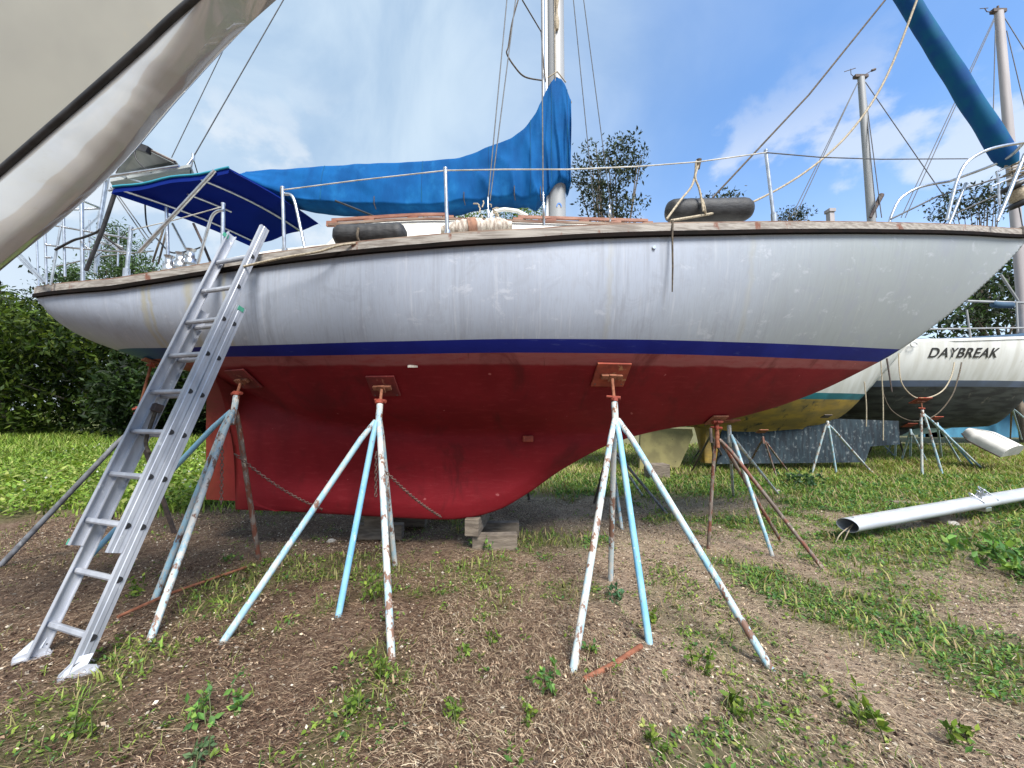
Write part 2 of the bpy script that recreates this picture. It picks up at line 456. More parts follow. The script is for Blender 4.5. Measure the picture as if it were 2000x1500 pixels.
class MB:
    def __init__(self):
        self.v, self.f, self.mi, self.sm = [], [], [], []

    def add(self, verts, faces, mi=0, smooth=True):
        o = len(self.v)
        self.v.extend([tuple(q) for q in verts])
        for f in faces:
            self.f.append(tuple(i + o for i in f))
            self.mi.append(mi)
            self.sm.append(smooth)
        return self

    def frame_box(self, c, ux, uy, uz, mi=0, bev=0.0):
        """box with half-axis vectors; chamfered when bev > 0"""
        c, ux, uy, uz = Vector(c), Vector(ux), Vector(uy), Vector(uz)
        if bev <= 0:
            vs = [c + ux * a + uy * b + uz * d for a in (-1, 1) for b in (-1, 1) for d in (-1, 1)]
            fs = [(0, 1, 3, 2), (4, 6, 7, 5), (0, 4, 5, 1), (2, 3, 7, 6), (0, 2, 6, 4), (1, 5, 7, 3)]
            return self.add(vs, fs, mi, False)
        bm = bmesh.new()
        bmesh.ops.create_cube(bm, size=2.0)
        L = (ux.length, uy.length, uz.length)
        for v in bm.verts:
            v.co = Vector((v.co.x * L[0], v.co.y * L[1], v.co.z * L[2]))
        bmesh.ops.bevel(bm, geom=bm.edges[:], offset=bev, segments=2, affect='EDGES', profile=0.5)
        n = (ux.normalized(), uy.normalized(), uz.normalized())
        bm.verts.index_update()
        vs = [c + n[0] * v.co.x + n[1] * v.co.y + n[2] * v.co.z for v in bm.verts]
        fs = [[v.index for v in f.verts] for f in bm.faces]
        bm.free()
        return self.add(vs, fs, mi, False)

    def box(self, x0, x1, y0, y1, z0, z1, mi=0, bev=0.0):
        return self.frame_box(((x0 + x1) / 2, (y0 + y1) / 2, (z0 + z1) / 2), ((x1 - x0) / 2, 0, 0), (0, (y1 - y0) / 2, 0), (0, 0, (z1 - z0) / 2), mi, bev)

    def tube(self, pts, r, n=8, mi=0, caps=True):
        pts = [Vector(p) for p in pts]
        m = len(pts)
        rs = r if isinstance(r, (list, tuple)) else [r] * m
        vs, fs = [], []
        ref = None
        for i, p in enumerate(pts):
            d = (pts[min(i + 1, m - 1)] - pts[max(i - 1, 0)])
            d = d.normalized() if d.length > 1e-9 else Vector((0, 0, 1))
            if ref is None:
                ref = d.orthogonal().normalized()
            else:
                ref = (ref - d * ref.dot(d))
                ref = ref.normalized() if ref.length > 1e-6 else d.orthogonal().normalized()
            b = d.cross(ref)
            for k in range(n):
                a = 2 * math.pi * k / n
                vs.append(p + (ref * math.cos(a) + b * math.sin(a)) * rs[i])
        for i in range(m - 1):
            for k in range(n):
                a, b2 = i * n + k, i * n + (k + 1) % n
                fs.append((a, b2, b2 + n, a + n))
        self.add(vs, fs, mi, True)
        if caps:
            self.add(vs[:n], [tuple(range(n))[::-1]], mi, False)
            self.add(vs[-n:], [tuple(range(n))], mi, False)
        return self

    def grid(self, rows, mi=0, closed=False, smooth=True):
        """rows: list of lists of points"""
        nr, nc = len(rows), len(rows[0])
        vs = [p for r_ in rows for p in r_]
        fs = []
        for i in range(nr - 1):
            for j in range(nc if closed else nc - 1):
                j2 = (j + 1) % nc
                fs.append((i * nc + j, i * nc + j2, (i + 1) * nc + j2, (i + 1) * nc + j))
        return self.add(vs, fs, mi, smooth)

    def build(self, name, mat, parent=None, merge=0.0, recalc=False):
        me = bpy.data.meshes.new(name)
        off = WL.get(parent, Vector((0, 0, 0))) if parent is not None else Vector((0, 0, 0))
        me.from_pydata([tuple(Vector(p) - off) for p in self.v], [], self.f)
        mats = mat if isinstance(mat, (list, tuple)) else [mat]
        for q in mats:
            me.materials.append(q)
        me.polygons.foreach_set('material_index', self.mi)
        me.polygons.foreach_set('use_smooth', self.sm)
        if merge or recalc:
            bm = bmesh.new()
            bm.from_mesh(me)
            if merge:
                bmesh.ops.remove_doubles(bm, verts=bm.verts[:], dist=merge)
            if recalc:
                bmesh.ops.recalc_face_normals(bm, faces=bm.faces[:])
            bm.to_mesh(me)
            bm.free()
        me.update()
        o = bpy.data.objects.new(name, me)
        COL.objects.link(o)
        if parent is not None:
            o.parent = parent
            WL[o] = off.copy()
        else:
            WL[o] = Vector((0, 0, 0))
        return o


def thing(name, label, cat, loc=(0, 0, 0), group=None):
    o = bpy.data.objects.new(name, None)
    o.empty_display_size = 0.2
    COL.objects.link(o)
    o.location = loc
    WL[o] = Vector(loc)
    o['label'] = label
    o['category'] = cat
    if group:
        o['group'] = group
    return o


def tag(o, label, cat, group=None, kind=None):
    if label:
        o['label'] = label
    if cat:
        o['category'] = cat
    if group:
        o['group'] = group
    if kind:
        o['kind'] = kind
    return o


def recenter(o, loc):
    """move the origin of a single-mesh thing to its base without moving its shape"""
    loc = Vector(loc)
    o.data.transform(Matrix.Translation(-loc))
    o.location = loc
    return o


def np_mesh(name, V, Q, mat, parent=None, tint=None, smooth=False):
    V = np.asarray(V, dtype=np.float32)
    if parent is not None:
        V = V - np.array(WL[parent], dtype=np.float32)
    Q = np.asarray(Q, dtype=np.int32)
    nf, k = Q.shape
    me = bpy.data.meshes.new(name)
    me.vertices.add(len(V))
    me.vertices.foreach_set('co', V.ravel())
    me.loops.add(nf * k)
    me.loops.foreach_set('vertex_index', Q.ravel())
    me.polygons.add(nf)
    me.polygons.foreach_set('loop_start', np.arange(0, nf * k, k, dtype=np.int32))
    me.polygons.foreach_set('use_smooth', np.full(nf, smooth))
    if tint is not None:
        a = me.attributes.new('tint', 'FLOAT_COLOR', 'FACE')
        c = np.ones((nf, 4), dtype=np.float32)
        c[:, :3] = tint
        a.data.foreach_set('color', c.ravel())
    me.materials.append(mat)
    me.update(calc_edges=True)
    o = bpy.data.objects.new(name, me)
    COL.objects.link(o)
    if parent is not None:
        o.parent = parent
        WL[o] = WL[parent].copy()
    return o


def curve(table):
    """smooth monotone cubic through (x, y) pairs"""
    xs = np.array([p[0] for p in table], float)
    ys = np.array([p[1] for p in table], float)
    h = np.diff(xs)
    dl = np.diff(ys) / h
    d = np.zeros_like(xs)
    d[0], d[-1] = dl[0], dl[-1]
    for i in range(1, len(xs) - 1):
        if dl[i - 1] * dl[i] > 0:
            w1, w2 = 2 * h[i] + h[i - 1], h[i] + 2 * h[i - 1]
            d[i] = (w1 + w2) / (w1 / dl[i - 1] + w2 / dl[i])

    def f(x):
        x = min(max(x, xs[0]), xs[-1])
        i = int(min(max(np.searchsorted(xs, x) - 1, 0), len(h) - 1))
        t = (x - xs[i]) / h[i]
        return float(ys[i] * (1 + 2 * t) * (1 - t) ** 2 + d[i] * h[i] * t * (1 - t) ** 2 + ys[i + 1] * t * t * (3 - 2 * t) + d[i + 1] * h[i] * t * t * (t - 1))
    return f


# ------------------------------------------------------------------ ground
def gz(x, y):
    return 0.018 * np.sin(1.7 * x + 0.6) * np.sin(1.3 * y + 0.4) + 0.012 * np.sin(4.1 * x + 2.2 * y) + 0.008 * np.sin(7.3 * y - 5.1 * x)


_lat = RNG.random((64, 64))


def vnoise(x, y, s):
    x, y = np.asarray(x) * s, np.asarray(y) * s
    xi, yi = np.floor(x).astype(int), np.floor(y).astype(int)
    fx, fy = x - xi, y - yi
    fx, fy = fx * fx * (3 - 2 * fx), fy * fy * (3 - 2 * fy)
    g = lambda a, b: _lat[a % 64, b % 64]
    return (g(xi, yi) * (1 - fx) + g(xi + 1, yi) * fx) * (1 - fy) + (g(xi, yi + 1) * (1 - fx) + g(xi + 1, yi + 1) * fx) * fy


def fbm(x, y, s):
    return 0.5 * vnoise(x, y, s) + 0.3 * vnoise(np.asarray(x) + 7.3, np.asarray(y) + 3.1, s * 2.1) + 0.2 * vnoise(np.asarray(x) + 1.7, np.asarray(y) + 9.2, s * 4.3)


def sstep(v, a, b):
    t = np.clip((v - a) / (b - a), 0, 1)
    return t * t * (3 - 2 * t)


def green_left(x, y):
    n = fbm(x, y, 0.55)
    return sstep(y - 5.7 + (n - 0.5) * 2.6, -0.5, 0.9) * sstep(-x, 0.9, 2.2)


def green(x, y):
    """how densely green the ground is, 0..1, by place in the yard"""
    n = fbm(x, y, 0.55)
    far = sstep(y + (n - 0.5) * 2.4, 5.6, 8.2)
    left = green_left(x, y)
    right = sstep(x * 0.55 + y * 0.75 - 5.0 + (n - 0.5) * 3.2, -0.5, 0.8) * sstep(x, 1.2, 2.4)
    # clover strip running from the bow stands towards the right foreground
    d = np.abs((x - 2.15) * 0.80 + (y - 3.35) * 0.62 + (n - 0.5) * 0.5)
    strip = sstep(-d, -0.85, -0.2) * sstep(x, 1.6, 2.2)
    patch = sstep(fbm(np.asarray(x) + 40, np.asarray(y) + 11, 0.9), 0.56, 0.70) * 0.65
    keel = sstep(-np.abs(y - 4.75), -0.7, -0.2) * sstep(-np.abs(x - 0.9), -1.9, -0.6) * (0.45 + 0.5 * (n > 0.5))
    holes = sstep(fbm(np.asarray(x) + 21, np.asarray(y) * 1.6 + 5, 0.8), 0.44, 0.56) * sstep(x, 0.5, 2.0) * sstep(-y, -8.0, -5.2)
    return np.clip(np.maximum(np.maximum.reduce([far * 0.92, left, right * 0.8, patch, keel]) * (1 - 0.75 * holes), strip * 0.95), 0, 1)


def ground():
    k = 150
    u = np.linspace(-1, 1, 2 * k + 1)
    xs = np.sign(u) * (np.abs(u) * 9 + np.abs(u) ** 7 * 800)
    v = np.linspace(-1, 1, 2 * k + 1)
    ys = 3.0 + np.sign(v) * (np.abs(v) * 8 + np.abs(v) ** 7 * 900)
    X, Y = np.meshgrid(xs, ys)
    near = sstep(-(np.abs(X) + np.abs(Y - 3)), -60, -12)
    Z = gz(X, Y) * near + (fbm(X, Y, 2.2) - 0.5) * 0.03 * near
    V = np.stack([X.ravel(), Y.ravel(), Z.ravel()], 1)
    n = 2 * k + 1
    i, j = np.meshgrid(np.arange(n - 1), np.arange(n - 1))
    a = (j * n + i).ravel()
    Q = np.stack([a, a + 1, a + n + 1, a + n], 1)
    mt, t, b = principled('yard_earth')
    p = t.pos()
    x, y, z = t.sep(p)
    col = t.mix(t.map(t.noise(p, 2.2, 6, 0.65), 0.35, 0.65), (0.078, 0.046, 0.031), (0.17, 0.112, 0.080))
    col = t.mix(t.map(t.noise(p, 34, 6, 0.75), 0.45, 0.70), col, (0.30, 0.225, 0.165))
    col = t.mix(t.map(t.noise(p, 60, 4, 0.7), 0.58, 0.72), col, (0.030, 0.018, 0.013))
    # paler towards the right: the brighter light there is put into the colour
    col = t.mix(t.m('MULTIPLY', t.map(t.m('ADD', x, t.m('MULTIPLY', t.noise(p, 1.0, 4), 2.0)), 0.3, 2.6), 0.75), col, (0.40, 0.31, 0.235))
    g = t.attr('green')
    gcol = t.mix(t.map(t.noise(p, 9, 5, 0.7), 0.35, 0.65), (0.035, 0.055, 0.014), (0.085, 0.12, 0.028))
    col = t.mix(t.m('MULTIPLY', t.sep(g)[0], 0.75), col, gcol)
    t.put(b.inputs['Base Color'], col)
    b.inputs['Roughness'].default_value = 1.0
    b.inputs['Specular IOR Level'].default_value = 0.1
    t.put(b.inputs['Normal'], t.bump(t.noise(p, 45, 7, 0.75), 0.9, 0.03))
    o = np_mesh('ground', V, Q, mt, smooth=True)
    a = o.data.attributes.new('green', 'FLOAT_COLOR', 'POINT')
    G = green(X, Y).ravel()
    c = np.ones((len(G), 4), np.float32)
    c[:, 0] = c[:, 1] = c[:, 2] = G
    a.data.foreach_set('color', c.ravel())
    tag(o, 'brown earth and dried mowings of the boat yard', 'ground', kind='structure')


ground()

# ------------------------------------------------------------------ vegetation
def unit(a):
    return a / np.maximum(np.linalg.norm(a, axis=1, keepdims=True), 1e-9)


def leaves(C, D, N, L, W):
    """lance-shaped leaves, one quad each; C base, D long axis, N normal"""
    S = unit(np.cross(D, N))
    L, W = np.asarray(L)[:, None], np.asarray(W)[:, None]
    n = len(C)
    V = np.empty((n, 4, 3))
    V[:, 0] = C
    V[:, 1] = C + D * L * 0.45 + S * W * 0.5 + N * L * 0.06
    V[:, 2] = C + D * L
    V[:, 3] = C + D * L * 0.45 - S * W * 0.5 + N * L * 0.06
    Q = np.arange(n * 4).reshape(n, 4)
    return V.reshape(-1, 3), Q


def rand_dirs(n, up=0.0):
    d = RNG.normal(size=(n, 3))
    d[:, 2] += up
    return unit(d)


def tint_of(n, cols, spread=0.25):
    cols = np.array(cols)
    c = cols[RNG.integers(0, len(cols), n)]
    return np.clip(c * (1 + RNG.normal(size=(n, 1)) * spread), 0.003, 0.9)


GREENS = [(0.045, 0.085, 0.018), (0.07, 0.12, 0.022), (0.10, 0.155, 0.03), (0.035, 0.065, 0.02)]


def crown(root, lobes, n_clumps, per, leaf, cols, spread, name='crown', up=0.15, shell=0.55, sub=0.4):
    """leaf clumps through the volume of several ellipsoid lobes"""
    Cs = []
    w = np.array([(l[3] * l[4] * l[5]) ** 0.75 for l in lobes])
    w = w / w.sum()
    pick = RNG.choice(len(lobes), n_clumps, p=w)
    for i in pick:
        cx, cy, cz, rx, ry, rz = lobes[i]
        d = rand_dirs(1)[0]
        r = shell + (1 - shell) * RNG.random() ** 0.6
        if RNG.random() < 0.12:
            r *= 1.12
        Cs.append((cx + d[0] * rx * r, cy + d[1] * ry * r, cz + d[2] * rz * r))
    Cs = np.array(Cs)
    tone = 1 + RNG.normal(size=(n_clumps, 1)) * 0.28
    C = np.repeat(Cs, per, axis=0)
    C = C + RNG.normal(size=C.shape) * spread * np.array([1, 1, 0.75])
    D = rand_dirs(len(C), up)
    N = rand_dirs(len(C), 0.6)
    L = leaf * (0.6 + 0.8 * RNG.random(len(C)))
    V, Q = leaves(C, D, N, L, L * sub)
    t = tint_of(len(C), cols) * np.clip(np.repeat(tone, per, axis=0), 0.4, 1.7)
    V[:, 2] = np.maximum(V[:, 2], 0.0)
    np_mesh(name, V, Q, M['leaf'], root, np.clip(t, 0.003, 0.9))
    return Cs


def limbs(root, base, r0, targets, name='trunk', fork=0.45):
    mb = MB()
    base = Vector(base)
    top = Vector(np.mean(np.array(targets), axis=0))
    fk = base.lerp(top, fork)
    mb.tube([base - Vector((0, 0, 0.1)), base.lerp(fk, 0.5) + Vector((r0 * 0.5, 0, 0)), fk], [r0, r0 * 0.82, r0 * 0.62], 8)
    for tg in targets:
        tg = Vector(tg)
        mid = fk.lerp(tg, 0.5) + Vector((random.uniform(-1, 1), random.uniform(-1, 1), random.uniform(0, 1))) * r0 * 1.4
        mb.tube([fk, mid, tg], [r0 * 0.5, r0 * 0.3, r0 * 0.1], 6)
    return mb.build(name, M['bark'], root)


def tree(name, label, cat, base, lobes, n, per, leaf, cols, spread, r0=0.12, group=None, **kw):
    root = thing(name, label, cat, base, group)
    Cs = crown(root, lobes, n, per, leaf, cols, spread, **kw)
    k = min(len(Cs), 16)
    limbs(root, base, r0, Cs[RNG.choice(len(Cs), k, replace=False)])
    return root


DARK = [(0.022, 0.045, 0.014), (0.035, 0.068, 0.016), (0.05, 0.09, 0.02), (0.018, 0.034, 0.013)]
YEL = [(0.09, 0.15, 0.022), (0.13, 0.20, 0.03), (0.065, 0.115, 0.02), (0.18, 0.24, 0.04)]
GREY = [(0.035, 0.048, 0.034), (0.055, 0.07, 0.05), (0.022, 0.030, 0.024)]

# the thicket behind the stern, left
bush_spec = [
    (-25.5, 19.5, 7.6, 3.4, 'tall dark green bush at the far left end of the thicket', DARK),
    (-22.0, 17.5, 6.3, 3.1, 'olive green bush in front of the tall dark bush, left of the stern', YEL),
    (-18.2, 18.5, 6.4, 3.2, 'broad green bush rising just left of the hanging counter stern', DARK + YEL),
    (-14.6, 17.5, 5.3, 3.0, 'low dark bush under the overhang of the counter stern', DARK),
    (-11.2, 18.0, 5.4, 3.0, 'dark bush seen through the ladder below the hull', DARK),
    (-7.6, 19.0, 5.0, 3.0, 'dark bush behind the rudder, mostly hidden by the keel', DARK),
]
for (bx, by, bh, br, lab, cols) in bush_spec:
    lobes = [(bx, by, bh * 0.48, br, br * 0.8, bh * 0.5)]
    for q in range(5):
        lobes.append((bx + random.uniform(-1, 1) * br * 0.8, by - random.uniform(0, 1) * br * 0.7, bh * random.uniform(0.25, 0.8), br * 0.5, br * 0.5, bh * 0.2))
    for q in range(4):
        lobes.append((bx + random.uniform(-1, 1) * br * 0.9, by + random.uniform(-0.5, 0.5), bh * random.uniform(0.92, 1.05), br * 0.16, br * 0.16, bh * random.uniform(0.06, 0.13)))
    tree('bush', lab, 'bush', (bx, by, 0), lobes, 600, 26, 0.25, np.array(cols) * 0.62, 0.30, 0.14, 'bushes of the thicket behind the stern', shell=0.65)

# two young feathery trees showing over the stern deck
p = at(228, 480, 23.0)
tree('tree', 'feathery young tree rising behind the stern rails, right of the other one', 'tree', (p.x, 23.0, 0),
     [(p.x + 0.2, 23.0, p.z - 1.0, 1.3, 1.0, 1.7), (p.x, 23.0, p.z + 0.5, 0.5, 0.5, 0.95), (p.x + 1.4, 23.0, p.z - 1.8, 1.8, 1.0, 1.0)], 230, 22, 0.24,
     [(0.06, 0.11, 0.035), (0.08, 0.13, 0.05), (0.04, 0.07, 0.028)], 0.27, 0.10, shell=0.2, sub=0.25)
p = at(140, 545, 23.5)
tree('tree', 'small feathery tree tip above the thicket by the pushpit posts', 'tree', (p.x, 23.5, 0),
     [(p.x, 23.5, p.z - 0.6, 1.2, 0.9, 1.1), (p.x + 0.1, 23.5, p.z + 0.35, 0.45, 0.45, 0.6)], 120, 22, 0.24,
     [(0.06, 0.11, 0.035), (0.08, 0.13, 0.05)], 0.27, 0.09, shell=0.2, sub=0.25)

# sparse tree to the right of the mast
Yt = 18.0
p = at(1185, 345, Yt)
lobes = [(p.x, Yt, p.z, 1.6, 1.3, 1.7), (p.x + 0.9, Yt, p.z + 0.9, 0.9, 0.8, 1.0), (p.x - 0.8, Yt, p.z + 0.5, 0.8, 0.7, 1.0), (p.x + 0.3, Yt, p.z - 1.6, 1.6, 1.2, 0.8), (p.x + 0.2, Yt, p.z + 1.3, 0.7, 0.6, 0.6)]
tree('tree', 'tall sparse leafy tree beside the mast, sky showing through', 'tree', (p.x + 0.3, Yt, 0), lobes, 210, 15, 0.20, GREY, 0.20, 0.16, shell=0.3)
# far tree tops peeping over the deck
for (px, py, Y, r, lab) in ((965, 425, 24.0, 1.9, 'green tree top peeping between the boom cover and the cabin roof'),
                            (1405, 398, 22.0, 0.9, 'thin tree top behind the black fender on the foredeck'),
                            (1545, 425, 24.0, 0.8, 'low thin tree top behind the foredeck rail'),
                            (1895, 402, 20.0, 1.5, 'grey green tree top behind the bow pulpit')):
    p = at(px, py, Y)
    w = 2.2 if px == 965 else 1.3
    tree('tree', lab, 'tree', (p.x, Y, 0), [(p.x, Y, p.z, r * w, r, r * 0.6), (p.x + r * 0.7, Y, p.z + r * 0.35, r * 0.6, r * 0.6, r * 0.4)],
         (36 if px < 1800 else 90) if px != 965 else 190, 14, 0.20, GREY if px != 965 else YEL, 0.24, 0.12, shell=0.25)
# thick tree behind the named boat, right
Yt = 17.0
p = at(1960, 585, Yt)
tree('tree', 'thick tree with bright gaps behind the boat lettered DAYBREAK', 'tree', (p.x + 0.5, Yt, 0),
     [(p.x, Yt, p.z, 2.6, 1.2, 1.9), (p.x + 1.2, Yt, p.z + 1.0, 1.8, 1.0, 1.5), (p.x - 1.6, Yt, p.z - 1.0, 1.6, 1.0, 0.9)], 260, 14, 0.25, GREY + DARK, 0.26, 0.2, shell=0.2)
# low hedge line far away closing the yard behind the keels
for i, (hx, hy, hw, lab) in enumerate(((-2.5, 34, 5.0, 'far hedge piece behind the keel of the red sailboat'),
                                       (6.5, 36, 5.0, 'far hedge piece seen under the forefoot of the red sailboat'),
                                       (17, 36, 5.6, 'far hedge piece behind the ochre bottomed boat'),
                                       (28.5, 35, 6.0, 'far hedge piece behind the boat lettered DAYBREAK'),
                                       (40, 34, 6.0, 'far hedge piece at the right end of the yard'))):
    tree('hedge', lab, 'hedge', (hx, hy, 0), [(hx, hy, 1.6, hw, 1.5, 1.9), (hx + 2, hy, 2.2, hw * 0.5, 1.4, 1.9)], 240, 22, 0.34, DARK + YEL, 0.4, 0.12, 'hedge pieces closing the yard', shell=0.5)


def in_view(x, y, m=0.75):
    u = x / np.maximum(y, 0.2)
    return (np.abs(u) < 1.32 + m) & (y > 0.6)


def scatter(n, x0, x1, y0, y1, dens, bias=1.0):
    y = y0 + (y1 - y0) * RNG.random(n) ** bias
    x = x0 + (x1 - x0) * RNG.random(n)
    k = (RNG.random(n) < dens(x, y)) & in_view(x, y)
    return x[k], y[k]


def blades(x, y, h, lean=0.5, w=0.004, cols=GREENS, name='grass', mat='leaf', label=None):
    n = len(x)
    a = RNG.random(n) * 2 * np.pi
    ld = np.stack([np.cos(a), np.sin(a), np.zeros(n)], 1)
    sd = np.stack([-np.sin(a), np.cos(a), np.zeros(n)], 1)
    b = np.stack([x, y, gz(x, y)], 1)
    h = h * (0.5 + RNG.random(n))
    l = (lean * (0.3 + RNG.random(n)) * h)[:, None]
    H = h[:, None]
    w = (w * (0.7 + 0.6 * RNG.random(n)))[:, None]
    up = np.array([[0, 0, 1.0]])
    V = np.empty((n, 6, 3))
    V[:, 0], V[:, 1] = b - sd * w, b + sd * w
    m = b + ld * l * 0.35 + up * H * 0.62
    V[:, 2], V[:, 3] = m + sd * w * 0.8, m - sd * w * 0.8
    tp = b + ld * l + up * H
    V[:, 4], V[:, 5] = tp + sd * w * 0.12, tp - sd * w * 0.12
    i = np.arange(n)[:, None] * 6
    Q = np.concatenate([i + np.array([[0, 1, 2, 3]]), i + np.array([[3, 2, 4, 5]])], 0)
    t = tint_of(n, cols)
    big = (0.7 + 0.6 * fbm(x, y, 0.8))[:, None]
    t = t * big
    o = np_mesh(name, V.reshape(-1, 3), Q, M[mat], None, np.concatenate([t, t], 0))
    tag(o, label, 'grass', kind='stuff')
    return o


LUSH = [(0.16, 0.25, 0.035), (0.21, 0.30, 0.045), (0.11, 0.19, 0.03), (0.28, 0.31, 0.09)]
MID = [(0.13, 0.21, 0.035), (0.19, 0.25, 0.05), (0.23, 0.27, 0.07), (0.32, 0.29, 0.12), (0.28, 0.21, 0.12)]
# far meadow on the left, tall
x, y = scatter(110000, -24, 0.5, 4.2, 19.0, lambda x, y: np.maximum(green_left(x, y), sstep(y, 6.5, 8.5) * sstep(-x + 0.1 * y, -0.5, 1.5)), 1.3)
blades(x, y, 0.03 + 0.030 * np.maximum(y - 3.5, 0.3), 0.75, 0.004 + 0.0011 * y, LUSH, 'grass', 'leaf', 'tall bright green meadow grass behind the stern')
# turf elsewhere
x, y = scatter(150000, -4, 22, 2.0, 16.0, lambda x, y: sstep(green(x, y), 0.3, 0.85) * 0.9, 1.2)
blades(x, y, 0.030 + 0.008 * y, 1.0, 0.0026 + 0.0009 * y, MID, 'grass', 'leaf', 'low green turf among the boat stands')
x, y = scatter(34000, -6.5, 6.2, 0.8, 6.0, lambda x, y: 0.05 + 0.5 * sstep(fbm(x + 40, y + 11, 0.9), 0.5, 0.66))
blades(x, y, 0.05, 1.1, 0.0018, MID, 'grass', 'leaf', 'thin green grass tufts in the brown earth')


def rosettes(x, y, size, nl, cols, name, label, kind='stuff', parent=None, lift=0.35, sub=0.5):
    n = len(x)
    size = np.broadcast_to(size, (n,)) * (0.6 + 0.8 * RNG.random(n))
    X = np.repeat(x, nl) + RNG.normal(size=n * nl) * np.repeat(size, nl) * 0.35
    Yy = np.repeat(y, nl) + RNG.normal(size=n * nl) * np.repeat(size, nl) * 0.35
    S = np.repeat(size, nl)
    Z = gz(X, Yy) + S * lift * RNG.random(n * nl)
    a = RNG.random(n * nl) * 2 * np.pi
    el = RNG.random(n * nl) * 0.8
    D = np.stack([np.cos(a) * np.cos(el), np.sin(a) * np.cos(el), np.sin(el)], 1)
    N = unit(np.stack([-np.cos(a) * np.sin(el), -np.sin(a) * np.sin(el), np.cos(el)], 1) + RNG.normal(size=(n * nl, 3)) * 0.25)
    L = S * (0.28 + 0.3 * RNG.random(n * nl))
    V, Q = leaves(np.stack([X, Yy, Z], 1), D, N, L, L * sub)
    t = tint_of(n * nl, cols) * (0.8 + 0.4 * np.repeat(RNG.random((n, 1)), nl, axis=0))
    o = np_mesh(name, V, Q, M['leaf'], parent, np.clip(t, 0.003, 0.9))
    if kind:
        tag(o, label, 'weeds', kind=kind)
    return o


CLOVER = [(0.08, 0.18, 0.04), (0.11, 0.22, 0.05), (0.06, 0.14, 0.045), (0.16, 0.25, 0.05)]
x, y = scatter(34000, 0.8, 12.0, 1.5, 9.0, lambda x, y: sstep(green(x, y), 0.45, 0.9) * 0.85, 1.1)
rosettes(x, y, 0.035 + 0.009 * y, 9, CLOVER, 'weeds', 'carpet of small clover leaves right of the bow stands')
x, y = scatter(30000, -6.5, 6.0, 0.8, 6.0, lambda x, y: 0.05 + 0.06 * sstep(x, -1, 2) + 0.55 * sstep(fbm(x + 40, y + 11, 0.9), 0.55, 0.70))
rosettes(x, y, 0.05 * (0.5 + 1.0 * RNG.random(len(x)) ** 2), 9, CLOVER + YEL + LUSH, 'weeds', 'small leafy weeds sprinkled over the brown earth')
x, y = scatter(9000, -20, 0.5, 5.5, 16, lambda x, y: sstep(green(x, y), 0.4, 0.8) * sstep(-x, 0, 2), 1.2)
rosettes(x, y, 0.20, 10, LUSH, 'weeds', 'leafy meadow weeds behind the stern', lift=1.2)
# tiny pale meadow flowers
x, y = scatter(1100, -12, -1.5, 5.5, 12, lambda x, y: sstep(green(x, y), 0.5, 0.8) * sstep(fbm(x, y, 0.7), 0.42, 0.6))
n = len(x)
C = np.stack([x, y, 0.12 + 0.03 * y + 0.1 * RNG.random(n)], 1)
V, Q = leaves(C, rand_dirs(n), rand_dirs(n, 1.0), np.full(n, 0.038), np.full(n, 0.038))
tag(np_mesh('flowers', V, Q, M['leaf'], None, tint_of(n, [(0.62, 0.62, 0.55)], 0.1)), 'tiny white flowers in the meadow behind the stern', 'flowers', kind='stuff')


def straw(n, x0, x1, y0, y1, dens, cols, wid, ln, label, dirn=None, lift=0.02):
    x, y = scatter(n, x0, x1, y0, y1, dens, 1.15)
    n = len(x)
    a = RNG.random(n) * 2 * np.pi if dirn is None else dirn(x, y) + RNG.normal(size=n) * 0.55
    L = ln * (0.4 + RNG.random(n) ** 2 * 1.6)
    d = np.stack([np.cos(a), np.sin(a), RNG.normal(size=n) * 0.10], 1)
    s = np.stack([-np.sin(a), np.cos(a), np.zeros(n)], 1)
    bend = s * (RNG.normal(size=n) * 0.05 * L)[:, None]
    c = np.stack([x, y, gz(x, y) + 0.006 + lift * RNG.random(n) ** 2], 1)
    w = (wid * (0.6 + 0.8 * RNG.random(n)))[:, None]
    up = np.array([[0, 0, 1.0]])
    V = np.empty((n, 6, 3))
    p0, p1, p2 = c - d * L[:, None] / 2, c + bend + up * 0.006, c + d * L[:, None] / 2
    V[:, 0], V[:, 1] = p0 - s * w, p0 + s * w
    V[:, 2], V[:, 3] = p1 + s * w, p1 - s * w
    V[:, 4], V[:, 5] = p2 + s * w * 0.6, p2 - s * w * 0.6
    i = np.arange(n)[:, None] * 6
    Q = np.concatenate([i + np.array([[0, 1, 2, 3]]), i + np.array([[3, 2, 4, 5]])], 0)
    t = tint_of(n, cols, 0.3)
    o = np_mesh('dead_grass', V.reshape(-1, 3), Q, M['straw'], None, np.concatenate([t, t], 0))
    tag(o, label, 'dead grass', kind='stuff')


TAN = [(0.46, 0.36, 0.25), (0.35, 0.26, 0.18), (0.56, 0.46, 0.33), (0.18, 0.12, 0.08), (0.07, 0.043, 0.03)]  # paler stalks for the right, brighter light painted in
BRN = [(0.155, 0.098, 0.064), (0.22, 0.145, 0.097), (0.08, 0.046, 0.031), (0.37, 0.275, 0.185), (0.04, 0.022, 0.016)]  # browns deepened to paint in shade on the left; the litter shares them
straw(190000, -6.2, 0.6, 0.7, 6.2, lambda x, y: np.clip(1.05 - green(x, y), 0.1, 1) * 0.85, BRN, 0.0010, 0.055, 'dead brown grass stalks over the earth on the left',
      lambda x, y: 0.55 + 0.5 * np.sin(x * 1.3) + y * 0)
straw(190000, -0.6, 7.0, 0.7, 6.8, lambda x, y: np.clip(1.05 - green(x, y), 0.15, 1) * 0.85, TAN, 0.0010, 0.05, 'dry tan mowings over the earth on the right',
      lambda x, y: -0.5 + 0.6 * np.sin(y * 1.9 + x))

